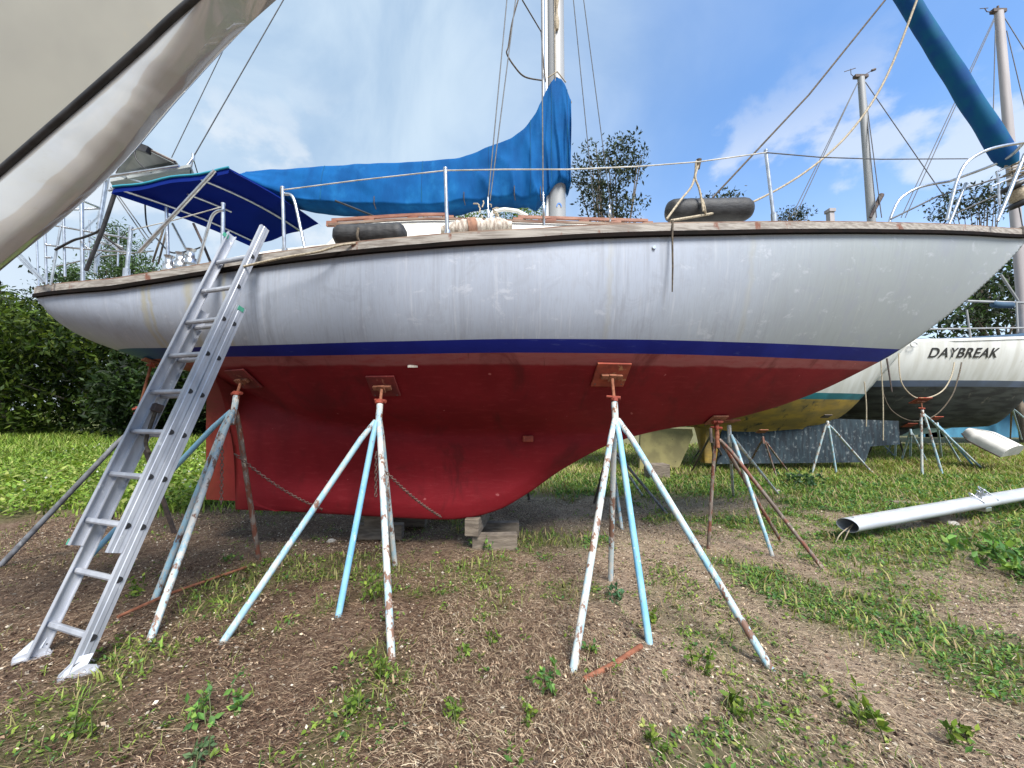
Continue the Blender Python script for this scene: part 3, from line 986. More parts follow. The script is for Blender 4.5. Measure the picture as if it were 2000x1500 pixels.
# leaf litter and crumbs of earth between the stalks
x, y = scatter(360000, -6.2, 7.0, 0.7, 6.8, lambda x, y: np.clip(1.1 - green(x, y), 0.1, 1) * (0.35 + 0.65 * sstep(fbm(x + 3, y + 8, 1.6), 0.38, 0.6)), 1.2)
n = len(x)
C = np.stack([x, y, gz(x, y) + 0.004 + 0.012 * RNG.random(n) ** 2], 1)
L = 0.009 + 0.022 * RNG.random(n) ** 3
V, Q = leaves(C, unit(rand_dirs(n) * np.array([1, 1, 0.25])), unit(rand_dirs(n, 1.4)), L, L * (0.35 + 0.4 * RNG.random(n)))
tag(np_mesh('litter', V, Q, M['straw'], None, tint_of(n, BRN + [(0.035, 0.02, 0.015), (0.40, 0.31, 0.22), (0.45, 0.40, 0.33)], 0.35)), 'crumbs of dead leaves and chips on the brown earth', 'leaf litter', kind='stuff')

# single weeds that stand out from the litter
weed_spec = [
    ((425, 1385), 0.17, 90, 0.14, 'bushy low weed in the left foreground, right of the ladder feet', CLOVER),
    ((735, 1185), 0.17, 110, 0.24, 'tall straggly weed growing between two legs of the middle stand', YEL),
    ((1072, 1345), 0.11, 80, 0.10, 'bright green round-leaved weed left of the rusty bar', CLOVER),
    ((1200, 1165), 0.10, 70, 0.13, 'blue green weed around the back leg of the right stand', [(0.05, 0.13, 0.06), (0.07, 0.16, 0.08)]),
    ((885, 1400), 0.085, 60, 0.09, 'spreading light green weed in the centre foreground', YEL),
    ((1365, 1300), 0.11, 60, 0.10, 'yellow green weed beside the foot of the right stand', YEL),
    ((1430, 1395), 0.13, 70, 0.09, 'yellowish sprawling weed below the right stand', YEL),
    ((1680, 1410), 0.15, 80, 0.11, 'green tuft in the right foreground litter', YEL),
    ((945, 1075), 0.16, 90, 0.14, 'dark green weed in front of the forward keel block', CLOVER),
    ((1570, 950), 0.50, 170, 0.30, 'dark leafy clump below the ochre bottomed boat', [(0.03, 0.07, 0.03), (0.045, 0.09, 0.035)]),
    ((1960, 1110), 0.48, 260, 0.26, 'lush green clump below the mast lying on the ground', CLOVER),
    ((160, 1450), 0.07, 50, 0.14, 'upright yellow green weed in the bottom left corner', YEL),
    ((960, 1250), 0.06, 40, 0.06, 'small weed in the open earth between the two main stands', YEL),
    ((1040, 1412), 0.055, 40, 0.07, 'small bright weed at the bottom centre', YEL),
    ((1290, 1460), 0.08, 40, 0.08, 'olive weed at the bottom edge right of centre', YEL),
    ((745, 1330), 0.07, 50, 0.10, 'light weed just in front of the middle stand foot', YEL),
    ((270, 1160), 0.10, 60, 0.14, 'green weed behind the lowest ladder rungs', YEL),
    ((450, 1095), 0.12, 50, 0.08, 'low weed beside the leg of the stand by the rudder', CLOVER),
    ((1265, 1215), 0.09, 50, 0.10, 'weed around the blue leg of the right stand', YEL),
    ((900, 1285), 0.05, 36, 0.06, 'tiny yellow weed left of the centre foreground', YEL),
    ((1150, 1275), 0.05, 36, 0.06, 'tiny green weed behind the pale leg of the right stand', CLOVER),
    ((690, 1400), 0.06, 40, 0.09, 'slim weed in the foreground below the middle stand', YEL),
    ((385, 1490), 0.07, 40, 0.10, 'grey green weed at the bottom edge on the left', [(0.08, 0.13, 0.06), (0.06, 0.10, 0.05)]),
    ((1860, 1440), 0.10, 60, 0.09, 'yellow green tuft in the bottom right corner', YEL),
]
for (px, py), r, nl, h, lab, cols in weed_spec:
    b = gp(px, py)
    root = thing('weed', lab, 'weed', b, 'weeds standing out from the litter')
    nst = max(5, nl // 9)
    mb = MB()
    Cc = []
    for s in range(nst):
        a = random.uniform(0, 6.28)
        q = r * math.sqrt(random.random())
        bx, by = b.x + q * math.cos(a) * 0.7, b.y + q * math.sin(a) * 0.7
        tx, ty, tz = bx + random.uniform(-.4, .4) * r, by + random.uniform(-.4, .4) * r, h * random.uniform(0.5, 1.1)
        z0 = float(gz(bx, by))
        mb.tube([(bx, by, z0 - 0.01), ((bx + tx) / 2, (by + ty) / 2, z0 + tz * 0.6), (tx, ty, z0 + tz)], [0.003, 0.0025, 0.0015], 4)
        for k in range(max(3, nl // nst)):
            u = random.random() ** 0.7
            Cc.append((bx + (tx - bx) * u, by + (ty - by) * u, z0 + tz * u))
    stm = mb.build('stem', pm('weed_stem', (0.09, 0.11, 0.04), None) if 'weed_stem' not in bpy.data.materials else bpy.data.materials['weed_stem'], root)
    stm['kind'] = 'stuff'
    Cc = np.array(Cc)
    n = len(Cc)
    D = rand_dirs(n, 0.35)
    N = rand_dirs(n, 1.2)
    L = np.full(n, 0.10 if r > 0.3 else 0.030 + 0.1 * r) * (0.6 + 0.7 * RNG.random(n))
    V, Q = leaves(Cc, D, N, L, L * 0.5)
    np_mesh('foliage', V, Q, M['leaf'], root, tint_of(n, cols) * 1.15)

# ------------------------------------------------------------------ generic hull
def hull(stations, Yc, b, zs, zc, zb, tk, zt, zl, pq, n1=14, n2=3, n3=38, transom=True):
    """lofted hull. b half breadth, zs sheer, zc canoe bottom, zb profile bottom, tk half thickness of the keel, zt/zl top/bottom of boot stripe"""
    mb = MB()
    rows_all = {-1: [], 1: []}
    mats = [0] * n1 + [1] * n2 + [2] * n3

    def breadth(x, z):
        B, S, C = b(x), zs(x), zc(x)
        p, q = pq(x)
        v = min(max((S - z) / max(S - C, 1e-4), 0), 1)
        a = B * max(1 - v ** p, 0.0) ** (1.0 / q)
        t = tk(x, z)
        return (a ** 1.5 + t ** 1.5) ** (1 / 1.5) if t > 1e-6 else a
    for x in stations:
        S, Bt, Tt, Lt = zs(x), zb(x), zt(x), zl(x)
        zz = [S + (Tt - S) * i / n1 for i in range(n1)]
        zz += [Tt + (Lt - Tt) * i / n2 for i in range(n2)]
        zz += [Lt + (Bt - Lt) * math.sin(math.pi / 2 * i / n3) for i in range(n3 + 1)]
        for sd in (-1, 1):
            r = []
            for k, z in enumerate(zz):
                if z <= Bt + 1e-4 or (k == len(zz) - 1):
                    r.append(Vector((x, Yc, max(z, Bt))))
                else:
                    r.append(Vector((x, Yc + sd * breadth(x, z), z)))
            rows_all[sd].append(r)
    for sd in (-1, 1):
        R = rows_all[sd]
        for k in range(len(R[0]) - 1):
            strip = [[R[i][k], R[i][k + 1]] for i in range(len(R))]
            if sd == 1:
                strip = strip[::-1]
            mb.grid(strip, mats[k])
    if transom:
        a, c = rows_all[-1][0], rows_all[1][0]
        for k in range(len(a) - 1):
            mb.add([a[k], a[k + 1], c[k + 1], c[k]], [(0, 1, 2, 3)], mats[k])
    return mb, breadth


# ------------------------------------------------------------------ the red sailboat
YC = 4.4
b_tab = curve([(-4.80, 0.50), (-4.5, 0.61), (-4, 0.74), (-3, 0.91), (-2, 1.09), (-1, 1.28), (0, 1.39), (1, 1.33), (2, 1.16), (3, 0.92), (4, 0.62), (5, 0.29), (5.5, 0.11), (5.82, 0.012)])


def solve(px, py, half):
    x = (px - 1000) / F * 3.2
    for _ in range(40):
        x = at(px, py, YC - half(x)).x
    return x, at(px, py, YC - half(x)).z


sheer_px = [(72, 580), (200, 567), (300, 553), (400, 537), (520, 518), (700, 496), (850, 483), (1000, 474), (1150, 465), (1300, 460), (1500, 456), (1700, 455), (1850, 457), (1990, 464)]
zs_tab = [solve(px, py, b_tab) for px, py in sheer_px]
ZS = curve([(-4.95, zs_tab[0][1] + 0.01)] + zs_tab + [(5.95, zs_tab[-1][1] + 0.012)])
X_STERN = zs_tab[0][0]
prof_px = [(560, 996), (700, 1003), (880, 1011), (925, 1006), (975, 992), (1030, 961), (1100, 912), (1200, 862), (1300, 838), (1400, 824), (1500, 800), (1600, 764), (1680, 726), (1750, 688), (1850, 617), (1900, 576), (1950, 530), (1992, 486), (2008, 464)]
prof = [(at(px, py, YC).x, at(px, py, YC).z) for px, py in prof_px]
X_KEEL = -3.02
zb_fwd = curve([(X_KEEL - 0.05, prof[0][1] + 0.01)] + prof)
zc_aft = curve([(-4.95, 2.60), (X_STERN, 2.47), (X_STERN + 0.12, 2.30), (-4.3, 2.13), (-3.9, 2.00), (-3.5, 1.90), (-3.0, 1.72), (-2.5, 1.52), (-2, 1.38), (-1, 1.27), (0, 1.25), (0.8, 1.25), (1.5, 1.28), (2.0, 1.30), (6, 1.30)])
X_BOW = prof[-1][0]


def ZB(x):
    return zb_fwd(x) if x >= X_KEEL else zc_aft(x)


def ZCAN(x):
    return max(zc_aft(x), ZB(x)) if x < 1.6 else ZB(x)


def TK(x, z):
    if x < X_KEEL or x > 1.7:
        return 0.0
    fw = min(1.0, max(0.0, (1.72 - x) / 1.2))
    af = min(1.0, 0.32 + (x - X_KEEL) / 1.3)
    lo = ZB(x)
    up = min(1.0, max(0.0, (z - lo) / 0.16))
    fil = min(1.0, max(0.0, (z - 0.7) / 0.6))
    fil = 1 + 1.2 * fil * fil * (3 - 2 * fil)
    top = min(1.0, max(0.0, (z - 1.42) / 0.45))
    top = 1 - top * top * (3 - 2 * top)
    return 0.14 * fw * af * (0.55 + 0.45 * math.sqrt(up)) * fil * top if fw > 0 else 0.0


ZT = curve([(-4.95, 2.16), (-4.0, 2.13), (-3, 2.095), (-2, 2.08), (-0.8, 2.075), (0.5, 2.085), (2, 2.115), (3, 2.14), (4.3, 2.18), (5.9, 2.25)])
ZL = curve([(-4.95, 2.065), (-4.0, 2.04), (-3, 2.01), (-2, 1.985), (-0.8, 1.975), (0.5, 1.98), (2, 2.00), (3, 2.015), (4.3, 2.045), (5.9, 2.10)])
P_T = curve([(-5, 2.2), (-3, 2.5), (-1, 2.8), (0.5, 2.7), (2, 2.0), (3.5, 1.6), (5, 1.3), (6, 1.2)])
Q_T = curve([(-5, 1.9), (-3, 1.4), (-1, 1.08), (0.5, 1.06), (2, 1.15), (3.5, 1.15), (5, 1.05), (6, 1.0)])
st = list(np.linspace(X_STERN, X_STERN + 0.3, 8)) + list(np.linspace(X_STERN + 0.4, X_KEEL - 0.015, 18)) + [X_KEEL, X_KEEL + 0.04] + \
    list(np.linspace(X_KEEL + 0.15, 3.4, 60)) + list(np.linspace(3.45, X_BOW, 130))
boat = thing('sailboat', 'long sailboat with chalky white topsides, blue boot stripe and red bottom propped on stands', 'sailboat', (0.3, YC, 0.0))
hb, BR = hull(st, YC, b_tab, ZS, ZCAN, ZB, TK, ZT, ZL, lambda x: (P_T(x), Q_T(x)), n1=40, n2=6, n3=44)
hb.build('hull', [M['hull_white'], M['hull_blue'], M['hull_red']], boat, merge=0.0004, recalc=True)


def sheer_strip(name, mat, o0, o1, z0, z1, side, x0=X_STERN, x1=X_BOW, n=90, parent=None):
    """rectangular moulding that follows the sheer: o = offset outboard, z = height over the sheer"""
    rows = []
    for x in np.linspace(x0, x1, n):
        B, S = b_tab(x), ZS(x)
        a0, a1 = max(B + o0, 0.002), max(B + o1, 0.004)
        rows.append([Vector((x, YC + side * a, S + z)) for a, z in ((a0, z0), (a1, z0), (a1, z1), (a0, z1))])
    mb = MB()
    mb.grid(rows, closed=True, smooth=False)
    mb.add(rows[0], [(0, 1, 2, 3)], smooth=False)
    mb.add(rows[-1], [(3, 2, 1, 0)], smooth=False)
    return mb.build(name, mat, parent, recalc=True)


for sd in (-1, 1):
    sheer_strip('toe_rail', M['teak'], -0.035, 0.018, 0.022, 0.092, sd, parent=boat)
    sheer_strip('rub_strake', M['strake'], -0.01, 0.040, -0.012, 0.0215, sd, parent=boat)
    sheer_strip('rail_cap', M['rail_cap'], -0.05, 0.010, 0.0925, 0.106, sd, parent=boat)
# transom and stem ends of the rail
mb = MB()
bx, bs = b_tab(X_STERN), ZS(X_STERN)
mb.box(X_STERN - 0.035, X_STERN - 0.002, YC - bx, YC + bx, bs - 0.005, bs + 0.10)
mb.build('stern_rail', M['teak'], boat)
mb = MB()
mb.box(X_BOW - 0.10, X_BOW + 0.05, YC - 0.05, YC + 0.05, ZS(X_BOW) + 0.0, ZS(X_BOW) + 0.118, bev=0.015)
mb.build('stem_head', M['teak'], boat)
# deck
rows = []
for x in np.linspace(X_STERN, X_BOW - 0.02, 60):
    B = max(b_tab(x) - 0.036, 0.002)
    rows.append([Vector((x, YC + B * k, ZS(x) + 0.03 + 0.03 * (1 - k * k))) for k in (-1, -0.5, 0, 0.5, 1)])
MB().grid(rows).build('deck', M['deck'], boat)

# cabin: two-level coachroof with rounded edges
def cabin_part(name, x0, x1, hb0, hb1, ztop, parent, n=26, mat='white'):
    rows = []
    for i in range(n):
        u = i / (n - 1)
        x = x0 + (x1 - x0) * u
        h = hb0 + (hb1 - hb0) * u
        zt_, zd = ztop(x), ZS(x) + 0.01
        end = min(1.0, min(u, 1 - u) * 7 + 0.55)
        zt_ = zd + (zt_ - zd) * end
        prof_ = [(-h - 0.05, zd), (-h - 0.01, zt_ - 0.07), (-h + 0.015, zt_ - 0.025), (-h + 0.07, zt_), (-h * 0.4, zt_ + 0.03), (0, zt_ + 0.04),
                 (h * 0.4, zt_ + 0.03), (h - 0.07, zt_), (h - 0.015, zt_ - 0.025), (h + 0.01, zt_ - 0.07), (h + 0.05, zd)]
        rows.append([Vector((x, YC + a, z)) for a, z in prof_])
    mb = MB().grid(rows, smooth=True)
    k = len(rows[0])
    mb.add(rows[0], [tuple(range(k))], smooth=False)
    mb.add(rows[-1], [tuple(range(k))[::-1]], smooth=False)
    return mb.build(name, M[mat], parent, recalc=True)


cab_top = curve([(-1.85, at(640, 441, 3.6).z), (-0.6, at(870, 419, 3.6).z), (0.3, at(1060, 418, 3.6).z), (1.5, at(1290, 416, 3.6).z)])
cabin = cabin_part('cabin', -1.75, 1.45, 0.86, 0.62, cab_top, boat)
# cockpit coaming
co_top = curve([(-3.2, at(430, 510, 3.5).z), (-2.2, at(540, 470, 3.5).z), (-1.6, at(655, 457, 3.5).z)])
for sd in (-1, 1):
    rows = []
    for x in np.linspace(-2.95, -1.45, 14):
        y0 = YC + sd * 0.70
        rows.append([Vector((x, y0 + sd * 0.05, ZS(x) + 0.02)), Vector((x, y0 + sd * 0.02, co_top(x))), Vector((x, y0 - sd * 0.03, co_top(x) + 0.01)), Vector((x, y0 - sd * 0.05, ZS(x) + 0.02))])
    mb = MB().grid(rows, closed=True, smooth=False)
    mb.add(rows[0], [(0, 1, 2, 3)], smooth=False)
    mb.add(rows[-1], [(3, 2, 1, 0)], smooth=False)
    mb.build('cockpit_coaming', M['white'], boat, recalc=True)
# teak grab rails with feet on the cabin roof
for sd in (-1, 1):
    for x0, x1, nf in ((-1.72, -0.62, 4), (0.06, 1.38, 5)):
        mb = MB()
        pts = []
        for i in range(17):
            x = x0 + (x1 - x0) * i / 16
            h = 0.86 + (0.62 - 0.86) * (x + 1.75) / 3.2
            pts.append((x, YC + sd * (h - 0.10), cab_top(x) + 0.062))
        for a, c in zip(pts[:-1], pts[1:]):
            mid = (Vector(a) + Vector(c)) / 2
            dv = (Vector(c) - Vector(a)) / 2
            mb.frame_box(mid, dv * 1.01, (0, 0.014, 0), (0, 0, 0.013))
        for k in range(nf):
            q = Vector(pts[int(round(k * 16 / (nf - 1)))])
            mb.frame_box(q - Vector((0, 0, 0.036)), (0.05, 0, 0), (0, 0.013, 0), (0, 0, 0.025))
        mb.build('grab_rail', M['varnish'], boat)
# a strip of trim and the port lights on the cabin side
for k, x in enumerate((-1.3, -0.75, -0.1, 0.55, 1.05)):
    h = 0.86 + (0.62 - 0.86) * (x + 1.75) / 3.2
    zc_ = (ZS(x) + cab_top(x)) / 2
    mb = MB().box(x - 0.17, x + 0.17, YC - h - 0.045, YC - h - 0.02, zc_ - 0.06, zc_ + 0.06, bev=0.01)
    mb.build('portlight', M['black'], boat)
for x0, x1 in ((-1.7, 1.35),):
    rows = []
    for x in np.linspace(x0, x1, 20):
        h = 0.86 + (0.62 - 0.86) * (x + 1.75) / 3.2
        rows.append([Vector((x, YC - h - 0.012, cab_top(x) - 0.05)), Vector((x, YC - h - 0.030, cab_top(x) - 0.05)), Vector((x, YC - h - 0.030, cab_top(x) - 0.028)), Vector((x, YC - h - 0.012, cab_top(x) - 0.028))])
    MB().grid(rows, closed=True, smooth=False).build('cabin_trim', M['rail_cap'], boat)
# sliding hatch hoop seen behind the shrouds
hp = [at(955, 428, 4.1), at(965, 412, 4.1), at(985, 409, 4.1), at(1010, 412, 4.1), at(1030, 422, 4.1)]
MB().tube(hp, 0.022, 8).build('dorade_hood', M['white'], boat)

# rudder with a cut-out for the propeller
rud = [at(px, py, YC) for px, py in ((404, 975), (404, 900), (404, 830), (405, 772), (408, 735), (470, 735), (466, 775), (455, 800), (452, 845), (470, 868), (498, 955), (500, 978))]
mb = MB()
half = [0.012, 0.012, 0.012, 0.012, 0.02, 0.05, 0.05, 0.035, 0.03, 0.045, 0.05, 0.05]
va = [Vector((p.x, YC - t_, p.z)) for p, t_ in zip(rud, half)]
vb = [Vector((p.x, YC + t_, p.z)) for p, t_ in zip(rud, half)]
k = len(va)
mb.add(va, [tuple(range(k))], smooth=False)
mb.add(vb, [tuple(range(k))[::-1]], smooth=False)
mb.grid([va + [va[0]], vb + [vb[0]]], smooth=False)
mb.build('rudder', M['hull_red'], boat, recalc=True)
# deadwood piece joining the rudder heel to the keel
pk = [at(px, py, YC) for px, py in ((498, 983), (503, 955), (478, 872), (560, 800), (600, 990), (545, 996))]
va = [Vector((p.x, YC - 0.065, p.z)) for p in pk]
vb = [Vector((p.x, YC + 0.065, p.z)) for p in pk]
mb = MB().add(va, [tuple(range(6))], smooth=False).add(vb, [tuple(range(6))[::-1]], smooth=False).grid([va + [va[0]], vb + [vb[0]]], smooth=False)
mb.build('keel_heel', M['hull_red'], boat, recalc=True)
# skin fittings
for px, py, r, mt in ((1032, 858, 0.045, 'hull_red'),):
    x = at(px, py, 4.0).x
    z = at(px, py, 4.0).z
    y = YC - BR(x, z)
    MB().frame_box((x, y - 0.012, z), (0.055, 0, 0), (0, 0.03, 0), (0, 0, 0.032), bev=0.012).build('skin_fitting', M['rust_red'], boat)
for px, py, mt in ((1280, 480, 'steel'), (785, 706, 'bundle')):
    x = at(px, py, 3.05).x
    z = at(px, py, 3.05).z
    y = YC - BR(x, z)
    if mt == 'steel':
        MB().tube([(x, y + 0.01, z), (x, y - 0.015, z)], [0.018, 0.014], 10).build('skin_fitting', M[mt], boat)
    else:
        MB().frame_box((x, y - 0.003, z), (0.042, 0, 0), (0, 0.006, 0), (0, 0, 0.011)).build('zinc_anode', M['bundle'], boat)

# mast and boom
MX = at(1088, 400, YC).x
deck_mast = cab_top(MX) - 0.05
rows = []
for z in (deck_mast, 5.0, 7.0, 9.0, 11.0, 12.9):
    rows.append([Vector((MX + 0.100 * math.cos(a), YC + 0.066 * math.sin(a), z)) for a in [2 * math.pi * k / 16 for k in range(16)]])
mb = MB().grid(rows, closed=True)
mast = mb.build('mast', M['mast_white'], boat)
mb = MB()
mb.box(MX - 0.125, MX - 0.101, YC - 0.018, YC + 0.018, deck_mast + 0.3, 12.8)
mb.build('sail_track', M['mast_alu'], mast)
mb = MB()
mb.tube([(MX - 0.02, YC - 0.085, z) for z in np.linspace(4.9, 12.5, 12)], 0.006, 6)
mb.tube([(MX + 0.005, YC - 0.082, 5.95 + 0.05 * k) for k in range(12)], [0.02 + 0.009 * math.sin(k) for k in range(12)], 6)
mb.build('halyard', M['rope'], mast)
MB().tube([(MX - 0.155, YC - 0.06, 4.55), (MX - 0.155, YC - 0.06, 12.4)], 0.012, 6).build('wire_mast_track', M['mast_alu'], mast)
mb = MB()
mb.tube([(MX, YC, deck_mast - 0.01), (MX, YC, deck_mast + 0.05)], [0.16, 0.14], 16)
mb.build('mast_collar', M['white'], mast)
pl = at(1092, 404, YC - 0.07)
mb = MB()
for k in range(8):
    a0, a1 = math.pi * k / 8, math.pi * (k + 1) / 8
    mb.add([(pl.x + 0.02 * math.cos(a0), YC - 0.0685, pl.z + 0.035 * math.sin(a0)), (pl.x + 0.02 * math.cos(a1), YC - 0.0685, pl.z + 0.035 * math.sin(a1)),
            (pl.x + 0.032 * math.cos(a1), YC - 0.0685, pl.z + 0.052 * math.sin(a1)), (pl.x + 0.032 * math.cos(a0), YC - 0.0685, pl.z + 0.052 * math.sin(a0))], [(0, 1, 2, 3)], smooth=False)
mb.build('mast_emblem', M['blue_print'], mast)
bz = at(1050, 380, YC).z
MB().tube([(MX - 0.14, YC, bz + 0.03), at(500, 372, YC)], 0.055, 12).build('boom', M['mast_alu'], boat)
for sd in (-1, 1):
    MB().tube([(MX, YC + sd * 0.06, 8.6), (MX + 0.02, YC + sd * 1.0, 8.7)], [0.03, 0.022], 8).build('spreader', M['mast_alu'], boat)

# standing rigging
def wire(name, a, c, r=0.006, mat='wire', parent=boat):
    return MB().tube([a, c], r, 6).build(name, M[mat], parent)


cap = (MX, YC - 0.06, 12.7)
lower = (MX, YC - 0.06, 8.5)


def chainplate(px, sd=-1):
    x = solve(px, 440, b_tab)[0]
    return Vector((x, YC + sd * (b_tab(x) - 0.10), ZS(x) + 0.05))


ys = 3.45
for pa, pb, yy in (((990, 0), (953, 392), ys), ((1007, 0), (957, 392), ys + 0.05), ((1120, 0), (1150, 300), 5.25), ((1140, 0), (1186, 350), 5.3)):
    a, c = at(*pa, yy + (0.3 if yy < 4 else -0.3)), at(*pb, yy)
    d = a - c
    wire('shroud', c if yy < 4 else c - d * 0.35, c + d * 2.2)
a, c = at(1058, 0, 3.35), at(1061, 440, 3.12)
wire('shroud', c, c + (a - c) * 2.3)
# turnbuckles
for px, y0, y1, yy in ((953, 385, 462, ys), (1061, 375, 440, 3.12), (1190, 400, 432, 3.3)):
    a, c = at(px, y0, yy), at(px + 2, y1, yy)
    MB().tube([a, a.lerp(c, 0.3), a.lerp(c, 0.32), a.lerp(c, 0.7), a.lerp(c, 0.72), c], [0.007, 0.007, 0.013, 0.013, 0.007, 0.007], 8).build('turnbuckle', M['steel'], boat)
mb = MB()
for k in range(14):
    q = at(940 + random.uniform(-6, 34), random.uniform(392, 440), ys + 0.02)
    q2 = q + Vector((random.uniform(-.06, .06), random.uniform(-.03, .03), random.uniform(-.07, .07)))
    mb.tube([q, q.lerp(q2, 0.5) + Vector((0.01, 0, 0.01)), q2], 0.007, 5)
tag(mb.build('rope_lashing', M['rope'], None), 'knot of old rope lashed round the shroud ends below the boom cover', 'rope')
# backstay with bridle
bj = at(377, 308, 4.4)
wire('backstay', bj, Vector((MX - 0.05, YC, 12.9)))
wire('backstay', bj, at(372, 340, 4.25))
wire('backstay', bj, at(388, 345, 4.6))
MB().tube([bj, at(361, 330, 4.3)], 0.014, 8).build('stay_adjuster', M['steel'], boat)
MB().tube([bj - Vector((0, 0, 0.04)), bj + Vector((0, 0, 0.05))], 0.018, 8).build('stay_block', M['steel'], boat)
a, c = at(335, 308, 4.7), at(447, 75, 4.7)
wire('topping_lift', a, c + (c - a) * 2.0, 0.005)

# forestay with furled sail
fs0, fs1 = at(1975, 322, YC), at(1772, 0, YC)
d = (fs1 - fs0)
fs1 = fs0 + d * 2.05
stem_pt = Vector((X_BOW - 0.05, YC, ZS(X_BOW) + 0.1))
wire('forestay', stem_pt, fs0)
n = 64
rows = []
for i in range(n):
    u = i / (n - 1)
    p = fs0.lerp(fs1, u)
    R = 0.105 * (1 - 0.25 * u) * min(1, 0.6 + u * 18)
    ax = (fs1 - fs0).normalized()
    e1 = ax.orthogonal().normalized()
    e2 = ax.cross(e1)
    row = []
    for k in range(20):
        a = 2 * math.pi * k / 20
        rr = R * (1 + 0.02 * math.sin(a * 1 + i * 0.55) + 0.02 * math.sin(3 * a - i * 0.8) + 0.03 * mnoise.noise((a, i * 0.3, 1)))
        row.append(p + (e1 * math.cos(a) + e2 * math.sin(a)) * rr)
    rows.append(row)
mb = MB().grid(rows, closed=True)
mb.add(rows[0], [tuple(range(20))])
fsail = mb.build('furled_sail', M['furled'], None, recalc=True)
tag(fsail, 'dark blue furled headsail rolled round the forestay above the bow', 'sail')
recenter(fsail, fs0)
mb = MB()
ax = (fs1 - fs0).normalized()
q = stem_pt.lerp(fs0, 0.55)
mb.tube([q - ax * 0.16, q - ax * 0.15, q - ax * 0.10, q - ax * 0.09, q + ax * 0.06, q + ax * 0.07, q + ax * 0.11, q + ax * 0.12], [0.03, 0.115, 0.115, 0.06, 0.06, 0.115, 0.115, 0.03], 16)
dr = mb.build('furling_drum', M['black'], boat)
MB().tube([q - ax * 0.085, q - ax * 0.02, q + ax * 0.05], [0.075, 0.085, 0.07], 12).build('furling_line', M['rope'], dr)
mb = MB()
for k in range(16):
    t0 = k / 16
    c = fs0 - ax * (0.02 + 0.22 * t0)
    a = k * 2.1
    off = Vector((math.cos(a) * 0.09, math.sin(a) * 0.09, 0.03 * math.sin(k)))
    mb.tube([c + off, c + off * 0.2 + Vector((0.03, -0.1, 0.01)), c - off], 0.008, 5)
tag(mb.build('sheet_tangle', M['rope'], None), 'tangle of pale sheets tied under the furled headsail', 'rope')

# pulpit, stanchions, life lines
def tubes(name, lines, r, mat='steel', parent=boat, n=8):
    mb = MB()
    for ln in lines:
        mb.tube(ln, r, n)
    return mb.build(name, M[mat], parent)


def smoothed(pts, n=6):
    pts = [Vector(p) for p in pts]
    out = []
    for i in range(len(pts) - 1):
        p0, p1, p2, p3 = pts[max(i - 1, 0)], pts[i], pts[i + 1], pts[min(i + 2, len(pts) - 1)]
        for k in range(n):
            t = k / n
            out.append(0.5 * ((2 * p1) + (p2 - p0) * t + (2 * p0 - 5 * p1 + 4 * p2 - p3) * t * t + (3 * p1 - p0 - 3 * p2 + p3) * t ** 3))
    out.append(pts[-1])
    return out


def edge_y(px, inset=0.06):
    x = solve(px, 440, b_tab)[0]
    return YC - b_tab(x) + inset


def PX(pts, inset=0.06, yy=None):
    return [at(px, py, yy if yy else edge_y(min(px, 1985), inset)) for px, py in pts]


pul = smoothed(PX([(1850, 428), (1861, 382), (1871, 349), (1890, 316), (1934, 291), (2000, 278)], yy=4.04))
pul2 = smoothed(PX([(1948, 432), (1966, 390), (1984, 345), (2002, 300)], yy=4.12))
far = [Vector((p.x, 2 * YC - p.y, p.z)) for p in pul]
far2 = [Vector((p.x, 2 * YC - p.y, p.z)) for p in pul2]
tip = pul[-1].lerp(far[-1], 0.5) + Vector((0.22, 0, 0.03))
tubes('pulpit', [pul, far, pul2, far2, smoothed([pul[-1], tip, far[-1]])], 0.016)
mid_rail = [PX([(1862, 392)])[0], PX([(1990, 350)], yy=4.2)[0]]
tubes('pulpit_rail', [[at(1740, 428, 4.6), at(1830, 384, 4.8), at(1960, 345, 4.7), at(2000, 335, 4.6)], [at(1860, 420, 4.9), at(1945, 382, 4.8), at(2000, 362, 4.7)]], 0.010, 'wire')
tubes('anchor_bracket', [[at(1946, 336, 4.4), at(1950, 350, 4.4), at(1952, 400, 4.4)], [at(1946, 336, 4.4), at(1988, 316, 4.4)], [at(1936, 365, 4.4), at(1970, 350, 4.4), at(2005, 338, 4.4)], [at(1936, 365, 4.4), at(1937, 374, 4.4)]], 0.011)
for (b0, t0, r) in (((556, 496), (552, 368), 0.015), ((874, 462), (870, 331), 0.015), ((1512, 428), (1496, 296), 0.015), ((247, 535), (256, 446), 0.016), ((435, 506), (436, 400), 0.016)):
    e = edge_y(b0[0], 0.07)
    a, c = at(*b0, e), at(*t0, e)
    mb = MB()
    mb.tube([a - Vector((0, 0, 0.03)), c], r, 10)
    mb.tube([a - Vector((0, 0, 0.03)), a + Vector((0, 0, 0.05))], r * 1.7, 10)
    mb.tube([c, c + Vector((0, 0, 0.015))], r * 1.15, 10)
    mb.build('stanchion', M['steel'], boat)
    far_a, far_c = Vector((a.x, 2 * YC - a.y, a.z)), Vector((c.x, 2 * YC - c.y, c.z))
    MB().tube([far_a - Vector((0, 0, 0.03)), far_c], r, 8).build('stanchion', M['steel'], boat)
tubes('gate_brace', [smoothed(PX([(597, 492), (586, 440), (576, 395), (568, 381), (556, 379)]))], 0.013)
tubes('gate_brace', [smoothed(PX([(386, 516), (402, 460), (413, 425), (424, 413), (437, 411)]))], 0.013)
ll = PX([(552, 371), (700, 352), (870, 333)], 0.07) + PX([(985, 331), (1110, 331), (1250, 325), (1365, 316), (1496, 298)], 0.07)
tubes('lifeline', [ll], 0.0055, 'life_wire', n=6)
